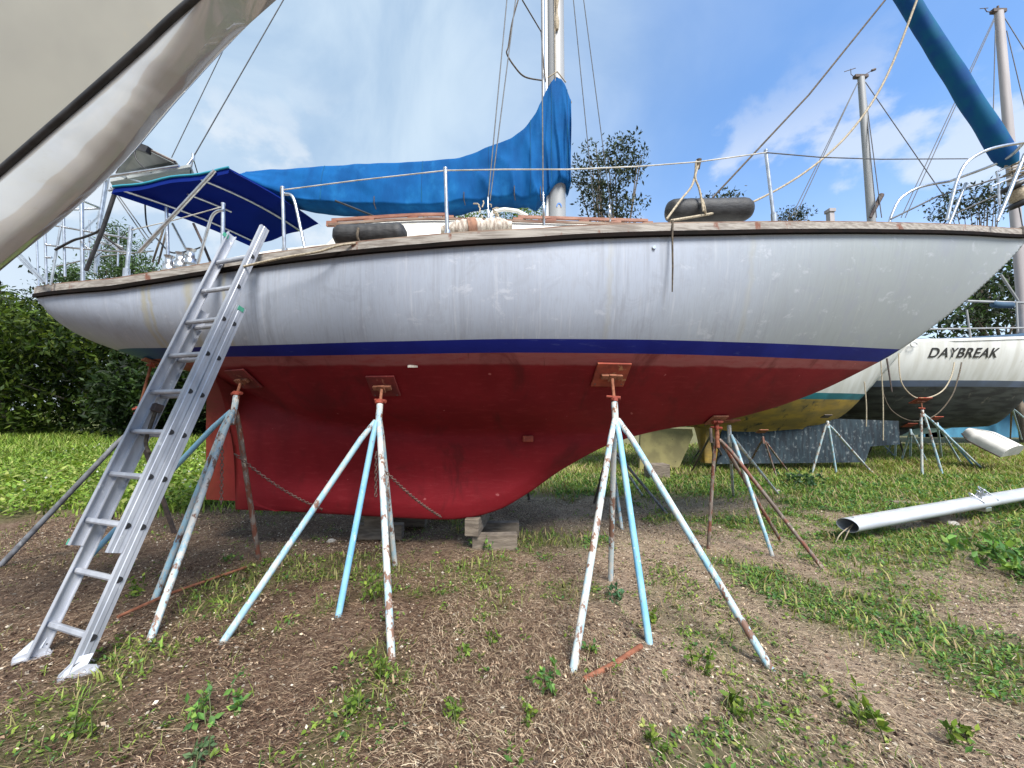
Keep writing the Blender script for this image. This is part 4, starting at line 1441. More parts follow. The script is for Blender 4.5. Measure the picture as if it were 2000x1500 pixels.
tubes('lifeline', [PX([(1496, 298), (1600, 307), (1720, 311), (1890, 310)], 0.07)], 0.0055, 'wire', n=6)
tubes('lifeline', [PX([(437, 403), (340, 430), (258, 449)], 0.07)], 0.005, 'life_wire', n=6)
farl = [Vector((p.x, 2 * YC - p.y, p.z)) for p in ll]
tubes('lifeline', [farl], 0.005, 'wire', n=6)
tubes('lifeline', [PX([(258, 447), (163, 520)], 0.07)], 0.004, 'wire', n=6)

# bimini awning over the cockpit
A_, B_, C_, D_ = at(222, 368, 3.55), at(448, 330, 3.55), at(622, 437, 4.85), at(500, 477, 4.85)
rows = []
for i in range(13):
    u = i / 12
    r0, r1 = A_.lerp(B_, u), D_.lerp(C_, u)
    row = []
    for j in range(13):
        v = j / 12
        p = r0.lerp(r1, v)
        p.z += 0.05 * math.sin(math.pi * v) * (0.6 + 0.4 * math.sin(math.pi * u)) - 0.02 * math.sin(math.pi * 2 * u) ** 2
        row.append(p)
    rows.append(row)
mb = MB().grid(rows)
mb.grid([[p + Vector((0, 0, 0.006)) for p in r_] for r_ in rows[::-1]])
# hanging valance round the edge
edge = [r_[0] for r_ in rows]
mb.grid([edge, [p + Vector((0.0, -0.012, -0.05)) for p in edge]])
edge = rows[-1]
mb.grid([edge, [p + Vector((0.05, 0, -0.04)) for p in edge]])
edge = rows[0]
mb.grid([edge, [p + Vector((-0.02, 0, -0.05)) for p in edge]])
bim = mb.build('bimini_awning', M['awning'], boat)
tubes('awning_piping', [[r_[0] + Vector((0, -0.008, 0.012)) for r_ in rows]], 0.011, 'teal', bim)
off = Vector((0, 0, -0.03))
tubes('awning_bow', [[rows[9][j] + off for j in range(13)]], 0.012, 'steel', bim)
tubes('awning_bow', [[rows[1][j] + off for j in range(13)]], 0.012, 'steel', bim)
tubes('awning_bow', [[rows[5][j] + Vector((0, 0, -0.04)) for j in range(2, 7)]], 0.012, 'steel', bim)
tubes('awning_strut', [[at(420, 333, 3.52), at(272, 492, 3.62)]], 0.018)
tubes('awning_strut', [[at(325, 405, 3.75), at(329, 525, 3.75)]], 0.015)
tubes('awning_strut', [[at(337, 437, 4.6), at(366, 492, 4.5)]], 0.015)
tubes('awning_strut', [[at(378, 437, 4.5), at(397, 478, 4.4), at(411, 512, 4.3)]], 0.014, 'dark_iron')

# stern rails, arch and gear
ya = 3.72
tubes('pushpit', [[at(88, 455, ya), at(91, 556, ya)], [at(124, 415, ya), at(112, 480, ya), at(99, 557, ya)], [at(124, 415, ya), at(127, 540, ya)],
                  [at(105, 440, ya), at(161, 450, ya), at(256, 466, ya + 0.1)], [at(88, 455, ya), at(105, 440, ya)], [at(88, 503, ya), at(101, 503, ya)],
                  [at(31, 497, ya + 0.2), at(85, 553, ya)], [at(36, 493, ya + 0.2), at(90, 552, ya)],
                  [at(130, 410, ya), at(196, 407, ya + 0.2)], [at(163, 393, ya), at(195, 406, ya + 0.2)], [at(88, 478, ya), at(160, 486, ya), at(250, 492, ya)], [at(110, 520, 4.9), at(200, 500, 5.0), at(300, 490, 5.1)], [at(72, 470, 4.6), at(75, 560, 4.6)], [at(175, 430, 4.9), at(172, 530, 4.9)], [at(232, 445, 5.0), at(230, 520, 5.0)], [at(161, 452, ya), at(190, 425, 4.4), at(196, 407, 4.6)]], 0.010)
tubes('arch_post', [[at(159, 380, ya), at(162, 551, ya)]], 0.016)
tubes('arch_post', [[at(207, 352, 4.0), at(193, 440, 4.0), at(186, 534, 4.0)]], 0.015)
tubes('arch_post', [[at(212, 345, 4.9), at(195, 440, 4.9), at(191, 520, 4.9)]], 0.015)
tubes('arch_beam', [[at(207, 346, 3.8), at(350, 324, 3.8)], [at(212, 372, 4.9), at(375, 335, 4.9)], [at(207, 346, 3.8), at(205, 372, 4.9)], [at(230, 341, 3.8), at(300, 362, 4.9)]], 0.014)
tubes('wire_stay', [[at(216, 366, 3.8), at(290, 475, 3.7)], [at(220, 366, 3.85), at(297, 474, 3.75)]], 0.005, 'wire')
tubes('boarding_pole', [[at(224, 378, 3.6), at(200, 450, 3.62), at(168, 529, 3.66)]], 0.017, 'black')
tubes('hose', [smoothed([at(108, 488, 3.7), at(142, 470, 3.68), at(162, 464, 3.66), at(186, 455, 3.65), at(196, 448, 3.62)]), smoothed([at(196, 455, 3.7), at(215, 470, 3.72), at(245, 492, 3.75)])], 0.011, 'black')
tubes('cable', [smoothed([at(283, 394, 4.4), at(288, 445, 4.3), at(310, 470, 4.1), at(334, 493, 3.9), at(370, 490, 3.9), at(392, 483, 3.8)])], 0.008, 'black')
tubes('mainsheet', [smoothed([at(322, 438, 4.2), at(312, 470, 4.1), at(298, 512, 4.0)]), smoothed([at(328, 438, 4.2), at(318, 480, 4.1), at(309, 515, 4.0)])], 0.009, 'dark_rope')
mb = MB()
for k in range(9):
    q = at(150 + 8 * k, 462 + random.uniform(-10, 16), 3.9)
    q2 = q + Vector((random.uniform(0.05, 0.25), random.uniform(-.1, .1), random.uniform(-.14, .05)))
    mb.tube([q, q2], 0.009, 6)
mb.build('wind_vane_gear', M['steel'], boat)
# winch and bits by the cockpit
for px, py in ((330, 518), (372, 505), (352, 512)):
    q = at(px, py, 3.7)
    MB().tube([q - Vector((0, 0, 0.05)), q, q + Vector((0, 0, 0.005)), q + Vector((0, 0, 0.07)), q + Vector((0, 0, 0.09))], [0.05, 0.05, 0.035, 0.032, 0.045], 12).build('winch', M['steel'], boat)
# solar panel on the arch
P0, P1, P2, P3 = at(264, 279, 3.9), at(341, 316, 3.9), at(360, 340, 5.0), at(228, 338, 4.9)
nn = (P1 - P0).cross(P3 - P0).normalized() * 0.018
mb = MB().add([P0 - nn, P1 - nn, P2 - nn, P3 - nn, P0 + nn, P1 + nn, P2 + nn, P3 + nn], [(0, 1, 2, 3), (7, 6, 5, 4), (0, 4, 5, 1), (1, 5, 6, 2), (2, 6, 7, 3), (3, 7, 4, 0)], smooth=False)
sp = mb.build('solar_panel', M['panel'], boat, recalc=True)
MB().frame_box(at(275, 288, 3.88), (0.09, 0, -0.035), (0, 0.03, 0), (0.012, 0, 0.03)).build('junction_box', M['black'], sp)
tubes('panel_frame', [[P0, P1], [P0, P3], [P1, P2]], 0.012, 'dark_iron', sp)
tubes('panel_cable', [smoothed([at(262, 286, 3.85), at(266, 310, 3.85), at(282, 328, 3.85), at(295, 336, 3.85)])], 0.007, 'black', sp)
P0, P1 = at(215, 355, 4.0), at(372, 326, 4.0)
P2, P3 = at(380, 345, 5.1), at(225, 372, 5.1)
mb = MB().add([P0, P1, P2, P3] + [q + Vector((0, 0, 0.03)) for q in (P0, P1, P2, P3)], [(0, 1, 2, 3), (7, 6, 5, 4), (0, 4, 5, 1), (1, 5, 6, 2), (2, 6, 7, 3), (3, 7, 4, 0)], smooth=False)
mb.build('solar_panel', M['panel'], boat, recalc=True)

# ------------------------------------------------------------------ boom cover
top_px = [(490, 341), (540, 337), (600, 332), (660, 328), (720, 324), (780, 322), (850, 318), (900, 313), (935, 300), (965, 288), (1000, 274), (1025, 254), (1045, 225), (1060, 196), (1072, 172), (1085, 158), (1098, 166), (1108, 190), (1113, 205)]
bot_px = [(490, 366), (540, 385), (600, 403), (660, 409), (720, 411), (780, 413), (850, 411), (900, 406), (935, 402), (965, 396), (1000, 396), (1025, 398), (1045, 397), (1060, 392), (1072, 381), (1085, 366), (1098, 362), (1108, 368), (1112, 372)]
rows = []
ntop = len(top_px)
NS = 150
tt = curve([(i, p_[1]) for i, p_ in enumerate(top_px)])
bb = curve([(i, p_[1]) for i, p_ in enumerate(bot_px)])
xx = curve([(i, p_[0]) for i, p_ in enumerate(top_px)])
xb = curve([(i, p_[0]) for i, p_ in enumerate(bot_px)])
for i in range(NS):
    s = i / (NS - 1) * (ntop - 1)
    T_, B_2 = at(xx(s), tt(s), YC), at(xb(s), bb(s), YC)
    u = i / (NS - 1)
    wtop = 0.05 + 0.03 * u
    wbot = 0.17 - 0.05 * u if xx(s) < 1040 else 0.14
    row = []
    m_ = 22
    for k in range(2 * m_ + 1):
        v = abs(k - m_) / m_               # 0 at the ridge, 1 at the hem
        sd = -1 if k < m_ else 1
        w_ = wtop + (wbot - wtop) * math.sin(v * math.pi / 2) ** 0.8 if v > 0 else 0.0
        p = T_.lerp(B_2, v ** 1.15)
        # folds that fan out from the mast and sag between the ties
        fold = 0.034 * (1 - 2 * abs(math.sin(0.5 * (s * 3.6 - v * 6.5 + 1.8 * mnoise.noise((s * 0.7, v * 2.0, 0.5))))) ** 0.7) * v * sstep(np.array(s), 6.0, 9.0).item()
        fold += 0.010 * math.sin(s * 2.3 + v * 3.0 + (0 if sd < 0 else 2)) * v + 0.035 * mnoise.noise((s * 0.8, v * 1.8, 3.0 * sd)) + 0.012 * mnoise.noise((s * 2.6, v * 5, 7.0))
        row.append(Vector((p.x, YC + sd * max(w_ + fold * (0.4 + v), 0.0 if v == 0 else (0.035 if xx(s) < 1052 else 0.088 + 0.5 * abs(fold))), p.z + (0.012 * mnoise.noise((s * 1.7, 2.0, 0)) if v < 0.15 else 0))))
    rows.append(row)
mb = MB().grid(rows, closed=True)
mb.add(rows[0], [tuple(range(len(rows[0])))])
scov = mb.build('sail_cover', M['cover'], None)
tag(scov, 'bright blue cloth cover over the boom, sweeping up the mast', 'sail cover')
recenter(scov, at(800, 413, YC))
WL[scov] = at(800, 413, YC)
for i_ in (22, 47, 72, 95, 118, 138):
    MB().tube([rows[i_][k_] + Vector((0, -0.002, 0)) for k_ in range(1, 22)], 0.0045, 5).build('seam', M['furled'], scov)
for i_ in (12, 36, 60, 84, 104):
    MB().tube([rows[i_][1] + Vector((0, -0.012, 0.05)), rows[i_][0] + Vector((0, -0.014, -0.005)), rows[i_][0] + Vector((0.01, 0.03, -0.05))], 0.005, 5).build('tie', M['dark_rope'], scov)
bm_front = [rows[-1]]
# lacing of the cover at the mast top
mb = MB()
q = at(1086, 160, YC)
mb.tube([q + Vector((-0.11, -0.09, -0.03)), q + Vector((0, -0.12, 0.02)), q + Vector((0.11, -0.05, -0.05))], 0.008, 6)
mb.tube([at(1113, 205, YC - 0.03), at(1116, 200, YC - 0.05), at(1112, 192, YC - 0.06)], 0.008, 6)
o = mb.build('cover_lacing', M['rope'], None)
tag(o, 'pale cord tying the blue cover round the mast', 'cord')

# loose lines round the mast
o = MB().tube(smoothed([at(1012, 0, 3.9), at(1000, 45, 3.85), at(993, 90, 3.85), at(990, 105, 3.85), at(1005, 130, 3.9), at(1025, 150, 4.0), at(1058, 157, 4.2)]), 0.008, 6).build('loose_halyard', M['dark_rope'], None)
tag(o, 'slack dark line looping from the shroud to the mast', 'rope')
o = MB().tube([at(1020, 0, 3.9), at(1057, 62, 4.25), at(1062, 130, 4.3), at(1066, 160, 4.32)], 0.007, 6).build('flag_halyard', M['dark_rope'], None)
tag(o, 'thin dark line slanting down to the mast from the upper left', 'rope')
o = MB().tube([at(1745, -20, 3.6), at(1580, 185, 3.6), at(1392, 386, 3.55)], 0.009, 6).build('stay_rope', M['dark_rope'], None)
tag(o, 'straight dark rope slanting down from the sky to the foredeck fender', 'rope')
o = MB().tube(smoothed([at(1798, -20, 3.9), at(1745, 120, 3.9), at(1700, 205, 3.85), at(1640, 280, 3.8), at(1560, 345, 3.75), at(1465, 397, 3.6), at(1400, 415, 3.45), at(1310, 431, 3.2)]), 0.011, 6).build('jib_sheet', M['rope'], None)
tag(o, 'long sagging jib sheet curving from the furled headsail to the rail', 'rope')
o = MB().tube([at(655, 392, 4.1), at(735, 424, 4.0)], 0.010, 6).build('boom_vang', M['black'], None)
tag(o, 'short dark line under the blue boom cover', 'rope')

# ------------------------------------------------------------------ fenders and bundles on deck
def capsule(p0, p1, r, label, mat, name='fender', n=20, ribs=0.0):
    p0, p1 = Vector(p0), Vector(p1)
    ax = (p1 - p0).normalized()
    L = (p1 - p0).length
    pts, rs = [], []
    m_ = 26
    for i in range(m_ + 1):
        s = i / m_ * L
        e = min(s, L - s)
        rr = r * math.sqrt(max(0.0, 1 - max(0.0, 1 - e / (r * 0.8)) ** 2)) if e < r * 0.8 else r
        pts.append(p0 + ax * s)
        rs.append(max(rr, r * 0.16) * (1 + ribs * math.sin(i * 2.0)))
    root = thing(name, label, name.replace('_', ' '), (p0 + p1) / 2 - Vector((0, 0, r)))
    MB().tube(pts, rs, n).build('body', M[mat], root)
    return root, ax


f1, ax = capsule(at(650, 462, 3.32), at(795, 456, 3.36), 0.095, 'black ribbed fender lying on the side deck aft of midships', 'rubber', ribs=0.02)
MB().tube(smoothed([at(700, 446, 3.22), at(698, 462, 3.2), at(704, 476, 3.23)]), 0.012, 6).build('lashing', M['dark_rope'], f1)
f2, ax = capsule(at(1300, 413, 3.45), at(1468, 409, 3.55), 0.105, 'big black fender lying on the foredeck by the rail', 'rubber', ribs=0.015)
MB().tube(smoothed([at(1372, 390, 3.36), at(1376, 405, 3.34), at(1378, 420, 3.38)]), 0.010, 6).build('lashing', M['rope'], f2)
o = MB().tube(smoothed([at(1302, 428, 3.2), at(1330, 390, 3.3), at(1350, 365, 3.36), at(1358, 340, 3.4), at(1360, 316, 3.4), at(1366, 316, 3.4), at(1358, 345, 3.38), at(1366, 370, 3.36), at(1374, 412, 3.33)]), 0.010, 6).build('fender_rope', M['rope'], None)
tag(o, 'pale rope hanging from the lifeline down to the foredeck fender', 'rope')
o = MB().tube([at(1365, 312, 3.4), at(1364, 330, 3.4)], [0.025, 0.012], 8).build('rope_knot', M['dark_rope'], None)
tag(o, 'dark hitch knotted on the lifeline above the foredeck fender', 'knot')
xh = solve(1313, 460, b_tab)[0]
yh = YC - b_tab(xh) - 0.045
o = MB().tube([at(1314, 430, yh + 0.03), at(1313, 460, yh), at(1314, 520, yh), at(1313, 570, yh)], [0.009, 0.008, 0.007, 0.005], 6).build('hanging_rope', M['dark_rope'], None)
tag(o, 'short dark rope end hanging down the white topside near the bow', 'rope')
o = MB().tube(smoothed([at(470, 522, 3.15), at(545, 505, 3.12), at(620, 492, 3.1), at(660, 480, 3.12), at(695, 475, 3.15)]), 0.010, 6).build('deck_rope', M['rope'], None)
tag(o, 'tan rope trailing along the rail from the aft fender to the ladder', 'rope')
# rolled bundle under the shrouds
q0, q1 = at(862, 450, 3.38), at(1000, 440, 3.5)
rows = []
for i in range(40):
    u = i / 39
    c = q0.lerp(q1, u)
    R = 0.085 * (math.sin(math.pi * min(max(u, 0.03), 0.97))) ** 0.35 * (1 - 0.28 * math.exp(-((u - 0.6) / 0.05) ** 2))
    rows.append([c + Vector((0, math.cos(a), math.sin(a))) * (R * (1 + 0.10 * mnoise.noise((u * 9, a * 1.5, 2)) + 0.07 * math.sin(u * 75 + 2 * a))) for a in [2 * math.pi * k / 18 for k in range(18)]])
bun = thing('rolled_bundle', 'off white rolled cloth bundle lashed at the rail under the shrouds', 'bundle', q0.lerp(q1, 0.5) - Vector((0, 0, 0.09)))
MB().grid(rows, closed=True).add(rows[0], [tuple(range(18))]).add(rows[-1], [tuple(range(18))]).build('cloth', M['bundle'], bun, recalc=True)
MB().tube([q0.lerp(q1, 0.36), q0.lerp(q1, 0.48)], 0.091, 16).build('brown_wrap', M['bundle_brown'], bun)

# ------------------------------------------------------------------ ladder
Lb = (gp(32, 1300) + gp(140, 1325)) / 2
LA = math.radians(19.0)
wdir = Vector((math.cos(LA), -math.sin(LA), 0))
ldir0 = Vector((math.sin(LA), math.cos(LA), 0))
best = None
for k in range(200):
    q = Lb + ldir0 * (0.5 + k * 0.006)
    top = at(492, 458, q.y)
    e = abs(top.x - q.x)
    if best is None or e < best[0]:
        best = (e, top)
Lt = best[1]
up = (Lt - Lb).normalized()
LEN = (Lt - Lb).length
nrm = wdir.cross(up)
if nrm.y > 0:
    nrm = -nrm                                     # towards the climber
for zz_ in (2.7, 2.8, 2.9):
    q = Lb + up * ((zz_ - Lb.z) / up.z)
    print('LADDER', zz_, tuple(round(a_, 2) for a_ in q), 'rail', round(YC - b_tab(q.x), 2), round(ZS(q.x), 2))
HW = 0.225
lad = thing('extension_ladder', 'aluminium extension ladder leaning on the side of the red sailboat', 'ladder', Lb)


def lad_pt(s, w, n_):
    return Lb + up * s + wdir * w + nrm * n_


def c_rail(s0, s1, w, n0, n1, sd):
    """channel rail: web with two flanges turned in"""
    mb = MB()
    a = [(w, n0), (w, n1), (w - sd * 0.028, n1), (w - sd * 0.028, n1 - 0.006 * (1 if n1 > n0 else -1)), (w - sd * 0.006, n1 - 0.006), (w - sd * 0.006, n0 + 0.006), (w - sd * 0.028, n0 + 0.006), (w - sd * 0.028, n0)]
    r0 = [lad_pt(s0, *q) for q in a]
    r1 = [lad_pt(s1, *q) for q in a]
    k = len(a)
    mb.grid([r0, r1], closed=True, smooth=False)
    mb.add(r0, [tuple(range(k))], smooth=False)
    mb.add(r1, [tuple(range(k))[::-1]], smooth=False)
    # raised rib along the web
    mb.add([lad_pt(s, w + sd * 0.003, n_) for s in (s0, s1) for n_ in ((n0 + n1) / 2 - 0.012, (n0 + n1) / 2 + 0.012)] + [lad_pt(s, w, n_) for s in (s0, s1) for n_ in ((n0 + n1) / 2 - 0.016, (n0 + n1) / 2 + 0.016)],
           [(0, 1, 3, 2), (4, 0, 2, 6), (1, 5, 7, 3)], smooth=False)
    return mb.build('rail', M['alu'], lad, recalc=True)


S_BASE_TOP, S_FLY0 = LEN * 0.765, LEN * 0.20
ND = 0.078
for sd in (-1, 1):
    c_rail(0.03, S_BASE_TOP, sd * HW, -ND, 0.0, sd)
    c_rail(S_FLY0, LEN, sd * (HW - 0.012), 0.004, ND, sd)
RS = 0.305
ks = [0.20 + RS * k for k in range(10)]
for s in ks:
    for (n_, lo, hi, hw) in ((-ND / 2, 0.0, S_BASE_TOP - 0.03, HW), (ND / 2, S_FLY0 + 0.03, LEN - 0.03, HW - 0.012)):
        if lo < s < hi:
            mb = MB()
            secn = [(-0.016, -0.010), (-0.016, 0.010), (-0.006, 0.017), (0.012, 0.017), (0.016, 0.010), (0.016, -0.010), (0.012, -0.017), (-0.006, -0.017)]
            rr = [[lad_pt(s + a, w, n_ + c) for a, c in secn] for w in (-hw + 0.004, hw - 0.004)]
            mb.grid(rr, closed=True, smooth=False)
            rg = mb.build('rung', M['alu'], lad, recalc=True)
            for sd in (-1, 1):
                mb = MB()
                w = sd * (hw + 0.0035)
                cap_ = [lad_pt(s + 0.019 * math.cos(t_), w, n_ + 0.010 + 0.027 * math.sin(t_)) for t_ in [math.pi + math.pi * k / 8 for k in range(9)]]
                cap2 = [p_ + wdir * sd * 0.002 for p_ in cap_]
                mb.add(cap2, [tuple(range(9))], smooth=False)
                mb.grid([cap_ + [cap_[0]], cap2 + [cap2[0]]], smooth=False)
                mb.build('rung_plug', M['black'], rg, recalc=True)
for sd in (-1, 1):
    # swivelling shoe with a toothed end
    f0 = lad_pt(0.10, sd * HW, -ND / 2)
    g = lad_pt(0, sd * HW, -ND / 2)
    fwd = Vector((0.80, 0.60, 0))
    z0 = float(gz(g.x, g.y)) + 0.008
    tri = [Vector((g.x, g.y, z0)) - fwd * 0.075, Vector((g.x, g.y, z0)) + fwd * 0.085, Vector((g.x, g.y, z0 + 0.03)) + fwd * 0.078, Vector((g.x, g.y, z0 + 0.045)) + fwd * 0.04, f0 + fwd * 0.03 + Vector((0, 0, 0.02)), f0 - fwd * 0.03 + Vector((0, 0, 0.02)), Vector((g.x, g.y, z0 + 0.025)) - fwd * 0.07]
    mb = MB()
    o1 = [p_ + wdir * (sd * 0.010) for p_ in tri]
    o2 = [p_ + wdir * (sd * 0.016) for p_ in tri]
    k = len(tri)
    mb.add(o1, [tuple(range(k))], smooth=False)
    mb.add(o2, [tuple(range(k))[::-1]], smooth=False)
    mb.grid([o1 + [o1[0]], o2 + [o2[0]]], smooth=False)
    side = Vector((fwd.y, -fwd.x, 0))
    c0 = Vector((g.x, g.y, z0 + 0.002)) + wdir * sd * 0.012
    mb.frame_box(c0 + fwd * 0.01, fwd * 0.078, side * 0.028, Vector((0, 0, 0.005)))
    sh = mb.build('shoe', M['alu'], lad, recalc=True)
    mb = MB()
    arc = [f0 + wdir * (sd * 0.019) + up * (-0.035 + 0.028 * math.cos(t_)) + fwd * (0.045 * math.sin(t_)) for t_ in [-1.2 + 2.4 * k / 8 for k in range(9)]]
    mb.tube(arc, 0.006, 6)
    mb.build('shoe_slot', M['black'], sh)
# bits of sticker, rope guide and pulley
for s, w, n_ in ((S_BASE_TOP - 0.02, HW + 0.002, -ND * 0.5), (S_FLY0 + 0.02, -(HW - 0.010), ND * 0.5 + 0.02), (LEN - 0.05, -(HW - 0.03), ND + 0.003)):
    MB().frame_box(lad_pt(s, w, n_), up * 0.018, wdir * 0.003, nrm * 0.024).build('sticker', M['sticker'], lad)
pq_ = lad_pt(1.62, -HW + 0.05, -0.02)
MB().frame_box(pq_, up * 0.03, wdir * 0.025, nrm * 0.03, bev=0.006).build('lock_hook', M['dark_iron'], lad)
MB().tube(smoothed([pq_, pq_ - up * 0.12 + wdir * 0.02, pq_ - up * 0.26 + wdir * 0.06, pq_ - up * 0.34 + wdir * 0.16]), 0.012, 6).build('lock_strap', M['dark_rope'], lad)

# ------------------------------------------------------------------ boat stands
def stand(label, top, feet, pad=None, mats=('st_blue',), pad_mat='rust_red', pad_size=0.16, r=0.0235, group='tripod boat stands', pad_tilt=None, post=0.28, collar='st_pale', plain=False):
    top = Vector(top)
    cen = Vector(np.mean(np.array([f_[:] for f_ in feet]), axis=0))
    root = thing('boat_stand', label, 'boat stand', (cen.x, cen.y, 0), group)
    axis = Vector((0, 0, 1))
    if pad is not None:
        axis = (Vector(pad[0]) - top).normalized()
        axis = (axis * 0.5 + Vector((0, 0, 1))).normalized()
    low = top - axis * post
    MB().tube([low, top - axis * 0.01, top], [r * 1.15, r * 1.15, r * 0.95], 12).build('post', M[collar], root)
    for i, f_ in enumerate(feet):
        f_ = Vector(f_)
        f_.z = float(gz(f_.x, f_.y)) - 0.015
        d_ = (f_ - low).normalized()
        s = low + axis * (post * 0.45) + Vector((d_.x, d_.y, 0)).normalized() * r * 1.1
        e = s + (f_ - s) * 0.10 + Vector((d_.x, d_.y, 0)) * 0.03
        mb = MB().tube([s, e, f_], [r * 0.9, r, r], 12)
        mb.build('leg', M[mats[i % len(mats)]], root)
    if pad is not None:
        p, nv = Vector(pad[0]), Vector(pad[1]).normalized()
        if plain is False:
            MB().tube([top - axis * 0.02, p - nv * 0.055], r * 0.55, 10).build('screw', M['rust'], root)
            h0 = top + (p - top) * 0.14
            hd = Vector((0.9, -0.35, -0.12)).normalized()
            mb = MB()
            mb.tube([top + axis * 0.0, top + axis * 0.035], r * 1.3, 10)
            mb.tube([h0 - hd * 0.06, h0 + hd * 0.055], [0.012, 0.016], 8)
            hd2 = Vector((-0.35, -0.85, -0.2)).normalized()
            mb.tube([h0, h0 + hd2 * 0.06], [0.015, 0.012], 8)
            mb.build('screw_handle', M['rust_red'], root)
        e1 = nv.cross(Vector((0, 0, 1))).normalized()
        e2 = nv.cross(e1).normalized()
        pl_ = MB().frame_box(p - nv * 0.016, e1 * pad_size, e2 * pad_size * 0.85, nv * 0.010, bev=0.006).build('pad', M[pad_mat], root)
        if not plain:
            mb = MB()
            mb.frame_box(p - nv * 0.042, e1 * pad_size * 0.62, e2 * 0.02, nv * 0.014)
            mb.frame_box(p - nv * 0.058 + e2 * 0.0, e1 * 0.03, e2 * 0.035, nv * 0.01)
            mb.build('pad_bracket', M['rust'] if pad_mat != 'rust' else M['rust_red'], pl_)
            for sx_ in (-1, 1):
                mb = MB().tube([p - nv * 0.028 + e1 * sx_ * pad_size * 0.8 + e2 * 0.10, p - nv * 0.022 + e1 * sx_ * pad_size * 0.8 + e2 * 0.10], 0.008, 8)
                mb.build('pad_bolt', M['dark_iron'], pl_)
    return root


def hull_pad(px, py, y0=3.0):
    y = y0
    for _ in range(30):
        p = at(px, py, y)
        y = YC - BR(p.x, p.z)
    p = at(px, py, y)
    e = 0.03
    dx = (BR(p.x + e, p.z) - BR(p.x - e, p.z)) / (2 * e)
    dz = (BR(p.x, p.z + e) - BR(p.x, p.z - e)) / (2 * e)
    # outward normal of the near side is (-dx, -1, -dz); the pad presses inwards
    return p, Vector((dx, 1.0, dz)).normalized()


p, nv = hull_pad(750, 752)
T = at(742, 788, p.y - 0.18)
stand('middle boat stand with three pale blue legs and a red pad under the bilge', T, [gp(432, 1252), gp(660, 1212), gp(765, 1292), gp(772, 1108)], (p, nv), ('st_blue', 'st_bright', 'st_pale', 'st_pale'), 'pad_red', 0.135)
p, nv = hull_pad(1192, 730)
T = at(1200, 784, p.y - 0.16)
stand('nearest right boat stand with splayed blue and white legs and an orange plywood pad', T, [gp(1118, 1312), gp(1269, 1258), gp(1508, 1302), gp(1192, 1130)], (p, nv), ('st_pale', 'st_bright', 'st_blue', 'st_pale'), 'rust_red', 0.155)
p, nv = hull_pad(478, 738)
T = at(462, 772, p.y - 0.14)
stand('boat stand half behind the ladder, one leg rusted through its paint, by the rudder', T, [gp(130, 1130), gp(300, 1172), gp(292, 1252), gp(506, 1088)], (p, nv), ('st_bright', 'st_blue', 'st_pale', 'st_rust'), 'pad_red', 0.15)
# stand under the counter stern, hidden by the ladder
p, nv = hull_pad(300, 705, 3.9)
T = at(268, 812, p.y + 0.05)
stand('grey pipe stand under the counter stern behind the ladder', T, [gp(-8, 1118), gp(342, 1042), gp(215, 1015)], (p, nv), ('grey_pipe', 'dark_iron', 'dark_iron'), 'rust', 0.10, r=0.024, collar='grey_pipe')
# bow stands
p, nv = hull_pad(1398, 818, 4.2)
T = at(1400, 838, p.y - 0.04)
stand('rust brown stand under the forefoot, right of the big blue one', T, [gp(1383, 1072), gp(1612, 1118), gp(1528, 1056)], (p, nv), ('st_rust', 'st_rust', 'st_rust'), 'rust', 0.10, r=0.019, collar='rust', post=0.2)
T = at(1424, 830, 4.5)
stand('pale blue stand just right of the rust brown forefoot stand', T, [gp(1510, 1090), gp(1432, 968), gp(1522, 965)], ((T.x, T.y, T.z + 0.06), (0, 0.2, 1)), ('st_blue', 'st_pale', 'st_pale'), 'rust', 0.09, r=0.019, plain=True, post=0.2, collar='st_pale')
# far side stands
T = at(1192, 856, 5.6)
stand('blue stand on the far side of the hull behind the right stand', T, [gp(1160, 985), gp(1215, 1030), gp(1255, 968), gp(1305, 1002)], ((T.x, T.y - 0.12, T.z + 0.12), (0, -0.6, 1)), ('dark_iron', 'st_blue', 'st_pale', 'grey_pipe'), 'rust', 0.12, r=0.02)
T = at(1388, 836, 7.6)
stand('black iron stand in the distance left of the forefoot stands', T, [gp(1350, 922), gp(1398, 925), gp(1420, 905)], ((T.x, T.y, T.z + 0.08), (0, 0, 1)), ('dark_iron',), 'dark_iron', 0.10, r=0.022, plain=True, collar='dark_iron')
T = at(1010, 820, 5.7)
stand('stand on the far side of the keel, only one dark foot showing', T, [gp(1034, 978), gp(940, 960), gp(985, 990)], ((T.x, T.y - 0.12, T.z + 0.12), (0, -0.6, 1)), ('dark_iron',), 'rust', 0.12, r=0.02)
T = at(560, 820, 5.6)
stand('stand on the far side near the rudder, seen past the rudder edge', T, [gp(500, 960), gp(600, 985), gp(640, 955)], ((T.x, T.y - 0.12, T.z + 0.12), (0, -0.6, 1)), ('st_blue',), 'rust', 0.12, r=0.02)

# chains
def chain(label, a, c, sag=0.0, link=0.036):
    a, c = Vector(a), Vector(c)
    L = (c - a).length
    n_ = max(4, int(L / (link * 0.78)))
    mb = MB()
    d_ = (c - a).normalized()
    e1 = d_.orthogonal().normalized()
    e2 = d_.cross(e1)
    for i in range(n_):
        q = a.lerp(c, (i + 0.5) / n_)
        q.z -= sag * math.sin(math.pi * (i + 0.5) / n_)
        s = e1 if i % 2 else e2
        ring = [q + d_ * (link * 0.5 * math.cos(t_)) + s * (link * 0.30 * math.sin(t_)) for t_ in [2 * math.pi * k / 8 for k in range(9)]]
        mb.tube(ring, 0.0045, 4, caps=False)
    o = mb.build('chain', M['chain'], None)
    tag(o, label, 'chain')
    return recenter(o, c)


